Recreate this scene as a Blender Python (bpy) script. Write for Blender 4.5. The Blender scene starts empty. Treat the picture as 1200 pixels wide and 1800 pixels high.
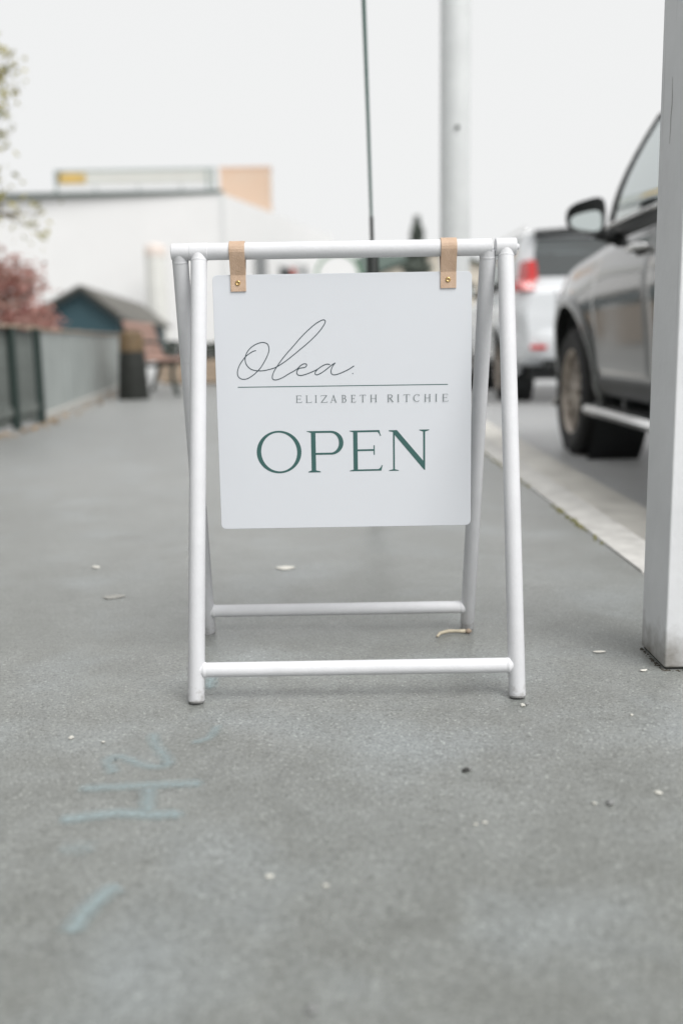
import bpy, bmesh, math, random
from mathutils import Vector, Matrix, noise

PI = math.pi
scene = bpy.context.scene
col = scene.collection
random.seed(7)

# ------------------------------------------------------------------ camera
cam_d = bpy.data.cameras.new("camera")
cam = bpy.data.objects.new("camera", cam_d)
col.objects.link(cam)
cam_d.sensor_fit = 'VERTICAL'
cam_d.sensor_height = 36.0
cam_d.sensor_width = 24.0
cam_d.lens = 35.0
cam_d.clip_start = 0.02
cam_d.clip_end = 2000.0
pitch, roll = math.radians(9.73), math.radians(0.95)
fw = Vector((0, math.cos(pitch), -math.sin(pitch)))
r0 = Vector((1, 0, 0))
u0 = r0.cross(fw)
rt = r0 * math.cos(roll) - u0 * math.sin(roll)
up = u0 * math.cos(roll) + r0 * math.sin(roll)
m = Matrix.Identity(4)
for i in range(3):
    m[i][0], m[i][1], m[i][2] = rt[i], up[i], -fw[i]
m[2][3] = 0.6
cam.matrix_world = m
cam_d.dof.use_dof = True
cam_d.dof.focus_distance = 1.80
cam_d.dof.aperture_fstop = 1.7
cam_d.dof.aperture_blades = 9
scene.camera = cam

# ------------------------------------------------------------------ sky, sun, exposure
sun_pos = Vector((0.46, -0.60, 0.95)).normalized()
sun_el = math.asin(sun_pos.z)
sun_az = math.atan2(sun_pos.x, sun_pos.y)
world = bpy.data.worlds.new("World")
scene.world = world
world.use_nodes = True
wn, wl = world.node_tree.nodes, world.node_tree.links
for n in list(wn):
    wn.remove(n)
w_out = wn.new('ShaderNodeOutputWorld')
w_bg = wn.new('ShaderNodeBackground')
w_sky = wn.new('ShaderNodeTexSky')
w_sky.sky_type = 'NISHITA'
w_sky.sun_disc = False
w_sky.sun_elevation = sun_el
w_sky.sun_rotation = sun_az
w_sky.dust_density = 4.0
w_hs = wn.new('ShaderNodeHueSaturation')
w_hs.inputs['Saturation'].default_value = 0.15
w_mix = wn.new('ShaderNodeMix')          # an even layer of bright cloud over the sky
w_mix.data_type = 'RGBA'
w_mix.inputs[0].default_value = 0.97
w_mix.inputs[7].default_value = (4.05, 4.08, 4.08, 1)
wl.new(w_sky.outputs[0], w_hs.inputs['Color'])
wl.new(w_hs.outputs[0], w_mix.inputs[6])
wl.new(w_mix.outputs[2], w_bg.inputs[0])
w_bg.inputs[1].default_value = 0.1
wl.new(w_bg.outputs[0], w_out.inputs[0])

sun_d = bpy.data.lights.new("sun", 'SUN')
sun_d.energy = 1.5
sun_d.angle = math.radians(40)
sun_d.color = (1.0, 0.985, 0.965)
sun = bpy.data.objects.new("sun", sun_d)
col.objects.link(sun)
sun.rotation_euler = (-sun_pos).to_track_quat('-Z', 'Y').to_euler()

scene.view_settings.view_transform = 'Standard'
scene.view_settings.look = 'None'
scene.view_settings.exposure = 1.12
scene.view_settings.gamma = 1.0
scene.view_settings.use_curve_mapping = False
scene.render.engine = 'CYCLES'
scene.cycles.use_denoising = True
scene.cycles.max_bounces = 8

# ------------------------------------------------------------------ helpers
def S(h):
    """sRGB 0-255 triple -> linear rgba"""
    o = []
    for c in h:
        c /= 255.0
        o.append(c / 12.92 if c <= 0.04045 else ((c + 0.055) / 1.055) ** 2.4)
    return (o[0], o[1], o[2], 1.0)


def mat(name, c, rough=0.6, metal=0.0, var=0.0, scale=8.0, bump=0.0, bscale=60.0, coat=0.0, c2=None, spec=0.5, detail=4.0):
    """Principled material; colour wanders between c and c2 (or a darker c) on object coordinates."""
    M = bpy.data.materials.new(name)
    M.use_nodes = True
    nt = M.node_tree
    b = nt.nodes['Principled BSDF']
    b.inputs['Roughness'].default_value = rough
    b.inputs['Metallic'].default_value = metal
    b.inputs['Coat Weight'].default_value = coat
    b.inputs['Coat Roughness'].default_value = 0.06
    b.inputs['Specular IOR Level'].default_value = spec
    c = tuple(c[:3]) + (1.0,)
    b.inputs['Base Color'].default_value = c
    tc = nt.nodes.new('ShaderNodeTexCoord')
    if var > 0 or c2:
        n = nt.nodes.new('ShaderNodeTexNoise')
        n.inputs['Scale'].default_value = scale
        n.inputs['Detail'].default_value = detail
        n.inputs['Roughness'].default_value = 0.6
        nt.links.new(tc.outputs['Object'], n.inputs['Vector'])
        r = nt.nodes.new('ShaderNodeValToRGB')
        r.color_ramp.elements[0].position = 0.32
        r.color_ramp.elements[1].position = 0.68
        k = c2 if c2 else tuple(v * (1 - var) for v in c[:3])
        r.color_ramp.elements[0].color = tuple(k[:3]) + (1,)
        r.color_ramp.elements[1].color = c
        nt.links.new(n.outputs['Fac'], r.inputs['Fac'])
        nt.links.new(r.outputs['Color'], b.inputs['Base Color'])
    if bump > 0:
        n = nt.nodes.new('ShaderNodeTexNoise')
        n.inputs['Scale'].default_value = bscale
        n.inputs['Detail'].default_value = 5.0
        nt.links.new(tc.outputs['Object'], n.inputs['Vector'])
        bm_ = nt.nodes.new('ShaderNodeBump')
        bm_.inputs['Strength'].default_value = bump
        bm_.inputs['Distance'].default_value = 0.005
        nt.links.new(n.outputs['Fac'], bm_.inputs['Height'])
        nt.links.new(bm_.outputs['Normal'], b.inputs['Normal'])
    return M


class MB:
    """collects shapes; build() links them as one mesh object"""
    def __init__(self):
        self.v, self.f = [], []

    def add(self, vs, fs):
        o = len(self.v)
        self.v += [tuple(p) for p in vs]
        self.f += [tuple(i + o for i in f) for f in fs]
        return self

    def box(self, x0, x1, y0, y1, z0, z1, M=None):
        vs = [Vector((x, y, z)) for z in (z0, z1) for y in (y0, y1) for x in (x0, x1)]
        if M:
            vs = [M @ p for p in vs]
        return self.add(vs, [(0, 2, 3, 1), (4, 5, 7, 6), (0, 1, 5, 4), (2, 6, 7, 3), (0, 4, 6, 2), (1, 3, 7, 5)])

    def tube(self, pts, r, n=16, caps=True):
        pts = [Vector(p) for p in pts]
        rs = r if isinstance(r, (list, tuple)) else [r] * len(pts)
        vs, fs = [], []
        t0 = (pts[1] - pts[0]).normalized()
        a = t0.orthogonal().normalized()
        for i, p in enumerate(pts):
            if i == 0:
                t = t0
            elif i == len(pts) - 1:
                t = (pts[i] - pts[i - 1]).normalized()
            else:
                t = ((pts[i + 1] - p).normalized() + (p - pts[i - 1]).normalized()).normalized()
            a = (a - t * a.dot(t)).normalized()
            b = t.cross(a)
            for k in range(n):
                w = 2 * PI * k / n
                vs.append(p + (a * math.cos(w) + b * math.sin(w)) * rs[i])
        for i in range(len(pts) - 1):
            for k in range(n):
                k2 = (k + 1) % n
                fs.append((i * n + k, i * n + k2, (i + 1) * n + k2, (i + 1) * n + k))
        if caps:
            fs.append(tuple(reversed(range(n))))
            fs.append(tuple(range((len(pts) - 1) * n, len(pts) * n)))
        return self.add(vs, fs)

    def lathe(self, prof, n=32, M=None, close=False):
        """prof: (radius, height) about local Z"""
        vs, fs = [], []
        for r, h in prof:
            for k in range(n):
                w = 2 * PI * k / n
                p = Vector((r * math.cos(w), r * math.sin(w), h))
                vs.append(M @ p if M else p)
        m_ = len(prof)
        for i in range(m_ if close else m_ - 1):
            j = (i + 1) % m_
            for k in range(n):
                k2 = (k + 1) % n
                fs.append((i * n + k, i * n + k2, j * n + k2, j * n + k))
        return self.add(vs, fs)

    def prism(self, poly, z0, z1, M=None):
        n = len(poly)
        vs = [Vector((x, y, z0)) for x, y in poly] + [Vector((x, y, z1)) for x, y in poly]
        if M:
            vs = [M @ p for p in vs]
        fs = [tuple(reversed(range(n))), tuple(range(n, 2 * n))]
        fs += [(i, (i + 1) % n, n + (i + 1) % n, n + i) for i in range(n)]
        return self.add(vs, fs)

    def grid(self, rows, wrap=False):
        """rows of equal length; quads between them"""
        m_ = len(rows[0])
        vs = [p for r_ in rows for p in r_]
        fs = []
        for i in range(len(rows) - 1):
            for k in range(m_ if wrap else m_ - 1):
                k2 = (k + 1) % m_
                fs.append((i * m_ + k, i * m_ + k2, (i + 1) * m_ + k2, (i + 1) * m_ + k))
        return self.add(vs, fs)

    def mesh(self, name, material=None, smooth=False, recalc=True):
        me = bpy.data.meshes.new(name)
        me.from_pydata(self.v, [], self.f)
        if recalc:
            b = bmesh.new()
            b.from_mesh(me)
            bmesh.ops.recalc_face_normals(b, faces=b.faces)
            b.to_mesh(me)
            b.free()
        if material:
            me.materials.append(material)
        if smooth:
            for p in me.polygons:
                p.use_smooth = True
        me.update()
        return me

    def build(self, name, material, parent=None, smooth=False, bevel=0.0, recalc=True, auto=False):
        o = bpy.data.objects.new(name, self.mesh(name, material, smooth, recalc))
        col.objects.link(o)
        if parent:
            o.parent = parent
        if bevel > 0:
            bv = o.modifiers.new("bevel", 'BEVEL')
            bv.width = bevel
            bv.segments = 3
            bv.limit_method = 'ANGLE'
            bv.angle_limit = math.radians(40)
        if auto:
            sharp(o.data)
        return o


def sharp(me, deg=35):
    """smooth shading with creases kept sharp"""
    for p in me.polygons:
        p.use_smooth = True
    b = bmesh.new()
    b.from_mesh(me)
    lim = math.radians(deg)
    for e in b.edges:
        if len(e.link_faces) != 2 or e.calc_face_angle(0) > lim:
            e.smooth = False
    b.to_mesh(me)
    b.free()


def tag(o, label, cat, group=None):
    o["label"] = label
    o["category"] = cat
    if group:
        o["group"] = group
    return o


def empty(name, loc=(0, 0, 0), rz=0.0):
    o = bpy.data.objects.new(name, None)
    col.objects.link(o)
    o.location = loc
    o.rotation_euler = (0, 0, rz)
    o.empty_display_size = 0.2
    return o


def structure(o, kind="structure"):
    o["kind"] = kind
    return o


def share(src, parent=None, loc=None, rot=None, scale=None):
    c = src.copy()
    col.objects.link(c)
    if parent:
        c.parent = parent
    if loc is not None:
        c.location = loc
    if rot is not None:
        c.rotation_euler = rot
    if scale is not None:
        c.scale = scale
    return c


def lerp(a, b, t):
    return a + (b - a) * t


def interp(tab, x):
    """smooth (cubic, clamped tangents) interpolation of a sorted (x, y) table"""
    if x <= tab[0][0]:
        return tab[0][1]
    if x >= tab[-1][0]:
        return tab[-1][1]
    for i in range(len(tab) - 1):
        if x <= tab[i + 1][0]:
            break
    def slope(j):
        if j <= 0 or j >= len(tab) - 1:
            return 0.0 if 0 < j else (tab[1][1] - tab[0][1]) / (tab[1][0] - tab[0][0]) if j == 0 else (tab[-1][1] - tab[-2][1]) / (tab[-1][0] - tab[-2][0])
        a = (tab[j][1] - tab[j - 1][1]) / (tab[j][0] - tab[j - 1][0])
        b = (tab[j + 1][1] - tab[j][1]) / (tab[j + 1][0] - tab[j][0])
        return 0.0 if a * b <= 0 else 2 * a * b / (a + b)
    x0, y0 = tab[i]
    x1, y1 = tab[i + 1]
    h = x1 - x0
    t = (x - x0) / h
    m0, m1 = slope(i) * h, slope(i + 1) * h
    return (2 * t**3 - 3 * t**2 + 1) * y0 + (t**3 - 2 * t**2 + t) * m0 + (-2 * t**3 + 3 * t**2) * y1 + (t**3 - t**2) * m1


def catmull(P, sub):
    """dense points of a Catmull-Rom curve through P"""
    out = []
    n = len(P)
    for i in range(n - 1):
        p0, p1, p2, p3 = P[max(i - 1, 0)], P[i], P[i + 1], P[min(i + 2, n - 1)]
        for k in range(sub):
            t = k / sub
            out.append(tuple(0.5 * ((2 * b) + (c - a) * t + (2 * a - 5 * b + 4 * c - d) * t * t + (-a + 3 * b - 3 * c + d) * t**3)
                             for a, b, c, d in zip(p0, p1, p2, p3)))
    out.append(tuple(P[-1]))
    return out


# ------------------------------------------------------------------ materials of the setting
def asphalt(name, light, dark, grain=370.0, rough=0.38, stain=0.6, warm=None):
    M = bpy.data.materials.new(name)
    M.use_nodes = True
    nt = M.node_tree
    N, L = nt.nodes, nt.links
    b = N['Principled BSDF']
    b.inputs['Roughness'].default_value = rough
    b.inputs['Specular IOR Level'].default_value = 0.7
    b.inputs['Sheen Weight'].default_value = 1.0      # grazing bloom, added to brighten the far asphalt
    b.inputs['Sheen Roughness'].default_value = 0.28
    tc = N.new('ShaderNodeTexCoord')
    # large worn patches
    n1 = N.new('ShaderNodeTexNoise')
    n1.inputs['Scale'].default_value = 2.3
    n1.inputs['Detail'].default_value = 7.0
    n1.inputs['Roughness'].default_value = 0.62
    L.new(tc.outputs['Object'], n1.inputs['Vector'])
    r1 = N.new('ShaderNodeValToRGB')
    r1.color_ramp.elements[0].position = 0.30
    r1.color_ramp.elements[1].position = 0.72
    r1.color_ramp.elements[0].color = dark
    r1.color_ramp.elements[1].color = light
    L.new(n1.outputs['Fac'], r1.inputs['Fac'])
    # bluish bleached drifts
    n4 = N.new('ShaderNodeTexNoise')
    n4.inputs['Scale'].default_value = 3.7
    n4.inputs['Detail'].default_value = 5.0
    mp = N.new('ShaderNodeMapping')
    mp.inputs['Location'].default_value = (4.1, 2.7, 0)
    L.new(tc.outputs['Object'], mp.inputs['Vector'])
    L.new(mp.outputs[0], n4.inputs['Vector'])
    r4 = N.new('ShaderNodeValToRGB')
    r4.color_ramp.elements[0].position = 0.50
    r4.color_ramp.elements[1].position = 0.72
    r4.color_ramp.elements[0].color = (0, 0, 0, 1)
    r4.color_ramp.elements[1].color = (stain, stain, stain, 1)
    L.new(n4.outputs['Fac'], r4.inputs['Fac'])
    # finer blotches a hand wide
    n5 = N.new('ShaderNodeTexNoise')
    n5.inputs['Scale'].default_value = 13.0
    n5.inputs['Detail'].default_value = 6.0
    n5.inputs['Roughness'].default_value = 0.65
    L.new(tc.outputs['Object'], n5.inputs['Vector'])
    r5 = N.new('ShaderNodeValToRGB')
    r5.color_ramp.elements[0].position = 0.30
    r5.color_ramp.elements[1].position = 0.70
    r5.color_ramp.elements[0].color = (0.84, 0.835, 0.81, 1)
    r5.color_ramp.elements[1].color = (1.09, 1.09, 1.09, 1)
    L.new(n5.outputs['Fac'], r5.inputs['Fac'])
    mx5 = N.new('ShaderNodeMix')
    mx5.data_type = 'RGBA'
    mx5.blend_type = 'MULTIPLY'
    mx5.inputs[0].default_value = 1.0
    L.new(r1.outputs[0], mx5.inputs[6])
    L.new(r5.outputs[0], mx5.inputs[7])
    mx0 = N.new('ShaderNodeMix')
    mx0.data_type = 'RGBA'
    L.new(r4.outputs[0], mx0.inputs[0])
    L.new(mx5.outputs[2], mx0.inputs[6])
    mx0.inputs[7].default_value = (light[0] * 1.12, light[1] * 1.17, light[2] * 1.24, 1)
    # aggregate: every chip its own tone
    v = N.new('ShaderNodeTexVoronoi')
    v.inputs['Scale'].default_value = grain
    L.new(tc.outputs['Object'], v.inputs['Vector'])
    sep = N.new('ShaderNodeSeparateColor')
    L.new(v.outputs['Color'], sep.inputs[0])
    r2 = N.new('ShaderNodeValToRGB')
    cr = r2.color_ramp
    cr.elements[0].position = 0.0
    cr.elements[0].color = (0.45, 0.45, 0.43, 1)
    cr.elements[1].position = 1.0
    cr.elements[1].color = (2.1, 2.1, 2.05, 1)
    e = cr.elements.new(0.18); e.color = (0.80, 0.80, 0.79, 1)
    e = cr.elements.new(0.80); e.color = (1.08, 1.08, 1.07, 1)
    e = cr.elements.new(0.965); e.color = (1.22, 1.22, 1.20, 1)
    L.new(sep.outputs[0], r2.inputs['Fac'])
    mx = N.new('ShaderNodeMix')
    mx.data_type = 'RGBA'
    mx.blend_type = 'MULTIPLY'
    mx.inputs[0].default_value = 1.0
    L.new(mx0.outputs[2], mx.inputs[6])
    L.new(r2.outputs[0], mx.inputs[7])
    L.new(mx.outputs[2], b.inputs['Base Color'])
    # relief: chips stand proud
    n3 = N.new('ShaderNodeTexNoise')
    n3.inputs['Scale'].default_value = grain * 0.9
    n3.inputs['Detail'].default_value = 3.0
    L.new(tc.outputs['Object'], n3.inputs['Vector'])
    ad = N.new('ShaderNodeMath')
    ad.operation = 'ADD'
    L.new(n3.outputs['Fac'], ad.inputs[0])
    L.new(sep.outputs[1], ad.inputs[1])
    bp = N.new('ShaderNodeBump')
    bp.inputs['Strength'].default_value = 0.22
    bp.inputs['Distance'].default_value = 0.0016
    L.new(ad.outputs[0], bp.inputs['Height'])
    L.new(bp.outputs[0], b.inputs['Normal'])
    return M


M_path = asphalt("footpath_asphalt", (0.226, 0.238, 0.232, 1), (0.156, 0.163, 0.154, 1))
M_road = asphalt("road_asphalt", (0.30, 0.31, 0.32, 1), (0.25, 0.26, 0.27, 1), grain=140.0)
M_ground = asphalt("yard_asphalt", (0.35, 0.35, 0.335, 1), (0.27, 0.27, 0.26, 1), grain=60.0)
M_kerb = mat("kerb_concrete", (0.60, 0.59, 0.565), 0.7, var=0.34, scale=9, bump=0.4, bscale=180)
M_gutter = mat("gutter_concrete", (0.66, 0.64, 0.59), 0.5, var=0.30, scale=4, bump=0.4, bscale=150)
M_joint = mat("joint_mortar", (0.10, 0.10, 0.09), 0.95, var=0.2, scale=20)
M_moss = mat("moss", (0.13, 0.14, 0.035), 0.95, c2=(0.22, 0.19, 0.07), scale=30)

# ------------------------------------------------------------------ ground, road, kerb, footpath
ground = MB().grid([[(-700, -300, -0.135), (700, -300, -0.135)], [(-700, 1500, -0.135), (700, 1500, -0.135)]]).build("ground", M_ground)
structure(ground)
road = MB().box(1.285, 9.0, -12, 160, -0.30, -0.118).build("road", M_road)
structure(road)
fp = MB().box(-3.6, 0.768, -12, 160, -0.30, 0.0)
footpath = fp.build("footpath", M_path)
structure(footpath)
kerb = MB().box(0.772, 1.282, -12, 160, -0.32, -0.128).build("kerb", M_joint)
structure(kerb)
# kerb stones (a worn nose towards the road) and the shallow gutter slabs in front of them
ks = MB()
kp = [(0.0, -0.118), (0.158, -0.118), (0.158, -0.05), (0.148, -0.012), (0.125, 0.003), (0.0, 0.004)]
ln = 1.795
n = len(kp)
rows = []
for yy in (0.0, 0.012, ln * 0.5, ln - 0.012, ln):
    q = 0.004 if yy in (0.0, ln) else 0.0
    rows.append([(x if x == 0 else x - q, yy, z - (q if z > -0.1 else 0)) for x, z in kp])
ks.grid(rows, wrap=True)
ks.add(rows[0], [tuple(range(n))]); ks.add(rows[-1], [tuple(range(n))])
stone0 = ks.build("kerb_stone", M_kerb, kerb, auto=True)
gs = MB()
gp = [(0.16, -0.128), (0.507, -0.128), (0.507, -0.112), (0.33, -0.107), (0.16, -0.100)]
rows = [[(x, yy, z - (0.003 if yy in (0.0, ln) and z > -0.12 else 0)) for x, z in gp] for yy in (0.0, 0.015, ln - 0.015, ln)]
gs.grid(rows, wrap=True)
gs.add(rows[0], [tuple(range(5))]); gs.add(rows[-1], [tuple(range(5))])
slab0 = gs.build("gutter_slab", M_gutter, kerb, auto=True)
y = -1.12
k = 0
while y < 46:
    a = stone0 if k == 0 else share(stone0, kerb)
    b = slab0 if k == 0 else share(slab0, kerb)
    a.location = (0.772, y, random.uniform(-0.002, 0.002))
    b.location = (0.773, y + (0.62 if k else 0.62), random.uniform(-0.001, 0.001))
    y += 1.81
    k += 1
# moss and dirt caught in the joint between footpath and kerb
mo = MB()
rnd = random.Random(3)
for i in range(230):
    yy = 2.3 + 7 * rnd.random() ** 2.4
    if noise.noise(Vector((yy * 1.7, 3, 1))) < -0.12:
        continue
    s = rnd.uniform(0.002, 0.006)
    x = 0.768 + rnd.gauss(-0.004, 0.004)
    h = rnd.uniform(0.004, 0.010)
    mo.lathe([(0.0005, h), (s * 0.7, h * 0.7), (s, 0.0005)], 6, Matrix.Translation((x, yy, 0.0)) @ Matrix.Rotation(rnd.uniform(0, 6), 4, 'Z') @ Matrix.Diagonal((1, rnd.uniform(1, 2.4), 1, 1)))
moss = mo.build("moss", M_moss, smooth=True)
structure(moss, "stuff")
moss["label"] = "thin line of yellowish moss along the kerb joint"

# ------------------------------------------------------------------ faded blue spray marks on the footpath
def spray_mat():
    M = bpy.data.materials.new("faded_blue_paint")
    M.use_nodes = True
    nt = M.node_tree
    N, L = nt.nodes, nt.links
    b = N['Principled BSDF']
    b.inputs['Base Color'].default_value = (0.34, 0.425, 0.44, 1)
    b.inputs['Roughness'].default_value = 0.85
    tc = N.new('ShaderNodeTexCoord')
    at = N.new('ShaderNodeAttribute')
    at.attribute_name = "edge"
    nz = N.new('ShaderNodeTexNoise')
    nz.inputs['Scale'].default_value = 130
    nz.inputs['Detail'].default_value = 8
    nz.inputs['Roughness'].default_value = 0.75
    L.new(tc.outputs['Object'], nz.inputs['Vector'])
    mu = N.new('ShaderNodeMath'); mu.operation = 'MULTIPLY'
    L.new(at.outputs['Fac'], mu.inputs[0])
    L.new(nz.outputs['Fac'], mu.inputs[1])
    mr = N.new('ShaderNodeMapRange')
    mr.inputs['From Min'].default_value = 0.14
    mr.inputs['From Max'].default_value = 0.58
    mr.inputs['To Max'].default_value = 0.72
    L.new(mu.outputs[0], mr.inputs['Value'])
    L.new(mr.outputs[0], b.inputs['Alpha'])
    return M

M_spray = spray_mat()
def ribbon_pts(P, w, sub=6):
    P = catmull([(float(a), float(b)) for a, b in P], sub)
    L_, R_, Cn = [], [], []
    for i, (x, y) in enumerate(P):
        a = P[max(i - 1, 0)]
        b = P[min(i + 1, len(P) - 1)]
        t = Vector((b[0] - a[0], b[1] - a[1])).normalized()
        nn = Vector((-t.y, t.x))
        ww = w * 0.5
        L_.append((x + nn.x * ww, y + nn.y * ww)); R_.append((x - nn.x * ww, y - nn.y * ww)); Cn.append((x, y))
    return L_, Cn, R_

marks = [
    ([(-0.325, 1.325), (-0.338, 1.352), (-0.347, 1.380), (-0.333, 1.388), (-0.298, 1.362), (-0.276, 1.352), (-0.257, 1.360), (-0.272, 1.399), (-0.290, 1.437), (-0.304, 1.490)], 0.019, 0.8),
    ([(-0.203, 1.512), (-0.204, 1.480), (-0.214, 1.450), (-0.240, 1.430)], 0.015, 0.8),
    ([(-0.375, 1.282), (-0.334, 1.285), (-0.304, 1.287), (-0.265, 1.291), (-0.226, 1.293), (-0.189, 1.296)], 0.021, 0.9),
    ([(-0.372, 1.190), (-0.348, 1.196), (-0.323, 1.203), (-0.291, 1.208), (-0.249, 1.202), (-0.200, 1.206)], 0.022, 1.0),
    ([(-0.272, 1.288), (-0.266, 1.258), (-0.262, 1.23), (-0.257, 1.208)], 0.019, 0.9),
    ([(-0.252, 1.034), (-0.266, 1.020), (-0.278, 0.991), (-0.284, 0.965), (-0.287, 0.935)], 0.021, 1.0),
    ([(-0.243, 1.745), (-0.240, 1.71), (-0.236, 1.665)], 0.020, 1.0),
    ([(-0.350, 1.105), (-0.325, 1.118), (-0.295, 1.112)], 0.036, 0.55),
]
for i, (P, w, a) in enumerate(marks):
    L_, Cn, R_ = ribbon_pts(P, w * 2.4)
    nn = len(Cn)
    mb = MB()
    z = 0.0012 + i * 0.00012
    mb.grid([[(x, y, z) for x, y in L_], [(x, y, z) for x, y in Cn], [(x, y, z) for x, y in R_]])
    o = mb.build("painted_mark", M_spray, footpath, recalc=False)
    at = o.data.attributes.new("edge", 'FLOAT', 'POINT')
    for j in range(nn):
        e = min(1.0, j / 3.0, (nn - 1 - j) / 3.0)
        at.data[nn + j].value = a * e
    o["label"] = "faded pale blue spray paint mark on the asphalt"

# ------------------------------------------------------------------ the A-frame stand
M_white = mat("white_powder_coat", (0.69, 0.695, 0.715), 0.55, var=0.07, scale=22, bump=0.10, bscale=260, spec=0.35)
def foot_dirt(M):
    nt = M.node_tree
    N, L = nt.nodes, nt.links
    b = N['Principled BSDF']
    src = b.inputs['Base Color'].links[0].from_socket
    tc = N.new('ShaderNodeTexCoord')
    sp2 = N.new('ShaderNodeSeparateXYZ'); L.new(tc.outputs['Object'], sp2.inputs[0])
    n2 = N.new('ShaderNodeTexNoise'); n2.inputs['Scale'].default_value = 110; n2.inputs['Detail'].default_value = 5
    L.new(tc.outputs['Object'], n2.inputs['Vector'])
    ma = N.new('ShaderNodeMath'); ma.operation = 'MULTIPLY_ADD'; ma.inputs[1].default_value = 0.12; ma.inputs[2].default_value = -0.05
    L.new(n2.outputs['Fac'], ma.inputs[0])
    sb2 = N.new('ShaderNodeMath'); sb2.operation = 'SUBTRACT'
    L.new(ma.outputs[0], sb2.inputs[0]); L.new(sp2.outputs['Z'], sb2.inputs[1])
    mr2 = N.new('ShaderNodeMapRange'); mr2.inputs['From Min'].default_value = -0.012; mr2.inputs['From Max'].default_value = 0.02; mr2.inputs['To Max'].default_value = 0.45
    L.new(sb2.outputs[0], mr2.inputs['Value'])
    mx2 = N.new('ShaderNodeMix'); mx2.data_type = 'RGBA'
    L.new(mr2.outputs[0], mx2.inputs[0]); L.new(src, mx2.inputs[6]); mx2.inputs[7].default_value = (0.22, 0.205, 0.18, 1)
    L.new(mx2.outputs[2], b.inputs['Base Color'])
foot_dirt(M_white)
M_rubber = mat("grey_rubber", (0.16, 0.16, 0.155), 0.8)
R_T = 0.0143
ZB, YB = 0.760, 1.814
stand = empty("sign_stand", (0.02, 1.814, 0))
tag(stand, "white tubular A-frame stand on the grey asphalt footpath", "sign stand")
off = Vector((0.02, 1.814, 0))
def rel(p):
    return Vector(p) - off
def st_tube(name, pts, r, parent=stand, n=28, mat_=None, bevel=0.0):
    return MB().tube([rel(p) for p in pts], r, n).build(name, mat_ or M_white, parent, bevel=bevel, auto=True)
legs = {}
for key, xf, xt, yf in (("fl", -0.251, -0.244, 1.609), ("fr", 0.292, 0.2975, 1.609), ("rl", -0.282, -0.278, 2.019), ("rr", 0.259, 0.2668, 2.019)):
    f, t = Vector((xf, yf, 0.0030)), Vector((xt, YB, ZB))
    d = (t - f).normalized()
    lg = MB()
    lg.tube([rel(f), rel(f + d * 0.002), rel(t - d * 0.004)], [R_T - 0.0012, R_T, R_T], 28)
    lo = lg.build("leg", M_white, stand, auto=True)
    fc = MB().tube([rel((f.x, f.y - d.y * 0.004, 0.0)), rel(f + d * 0.001)], R_T - 0.0016, 20).build("foot_cap", M_rubber, lo, auto=True)
    legs[key] = (f, t, d)
    # weld bead where the leg meets the bar
    MB().lathe([(R_T - 0.0006, -0.003), (R_T + 0.0004, -0.001), (R_T + 0.0005, 0.001), (R_T - 0.0006, 0.004)], 28,
               Matrix.Translation(rel(t - d * (R_T + 0.003))) @ d.to_track_quat('Z', 'Y').to_matrix().to_4x4()).build("weld_bead", M_white, lo, smooth=True)
st_tube("top_bar", [(-0.2925, YB, ZB), (-0.2915, YB, ZB), (0.2720, YB, ZB), (0.2728, YB, ZB)], [R_T - 0.001, R_T + 0.0005, R_T + 0.0005, R_T - 0.001])
for xc in (-0.244, 0.2975):
    w = 0.0165 if xc < 0 else 0.0185
    r = R_T + 0.0011
    st_tube("hinge_sleeve", [(xc - w, YB, ZB), (xc - w + 0.0012, YB, ZB), (xc + w - 0.0012, YB, ZB), (xc + w, YB, ZB)], [r - 0.0012, r, r, r - 0.0012])
for a, b, zz in (("fl", "fr", 0.0505), ("rl", "rr", 0.049)):
    pa = legs[a][0].lerp(legs[a][1], zz / ZB)
    pb = legs[b][0].lerp(legs[b][1], zz / ZB)
    cb = st_tube("crossbar", [pa, pb], R_T - 0.0017)
    dx = (pb - pa).normalized()
    for p, s in ((pa, 1), (pb, -1)):
        MB().lathe([(R_T - 0.0024, -0.006), (R_T - 0.0003, -0.0035), (R_T - 0.0006, -0.001), (R_T - 0.0022, 0.003)], 28,
                   Matrix.Translation(rel(p + dx * s * (R_T + 0.0015))) @ (dx * s).to_track_quat('Z', 'Y').to_matrix().to_4x4()).build("weld_bead", M_white, cb, smooth=True)
MB().lathe([(0.0005, 0.006), (0.004, 0.0055), (0.0055, 0.003), (0.0055, 0.0)], 16, Matrix.Translation(rel((0.3158, YB, ZB))) @ Matrix.Rotation(PI / 2, 4, 'Y')).build("pivot_bolt", M_white, stand, smooth=True)

# ------------------------------------------------------------------ the hanging panel
M_panel = mat("white_sign_board", (0.65, 0.672, 0.708), 0.38, var=0.02, scale=3, bump=0.012, bscale=160)
M_ink = mat("dark_teal_vinyl", (0.040, 0.115, 0.108), 0.45, var=0.08, scale=40)
M_ink2 = mat("slate_vinyl", (0.040, 0.062, 0.075), 0.45)
M_ink3 = mat("grey_green_vinyl", (0.16, 0.19, 0.195), 0.5)
M_leather = mat("natural_leather", (0.585, 0.425, 0.31), 0.55, var=0.16, scale=60, bump=0.25, bscale=500, c2=(0.49, 0.34, 0.235))
M_brass = mat("brass", (0.62, 0.44, 0.20), 0.28, 1.0)
PX0, PX1, PZ0, PZ1 = -0.2222, 0.2382, 0.2608, 0.7192
PF = 1.8125                      # front face
panel_thing = empty("hanging_sign_panel", (0.008, 1.814, PZ0))
tag(panel_thing, "white square board lettered OPEN, hung by two leather straps inside the stand", "sign")
po = Vector((0.008, 1.814, PZ0))
poly = []
rr = 0.009
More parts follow.
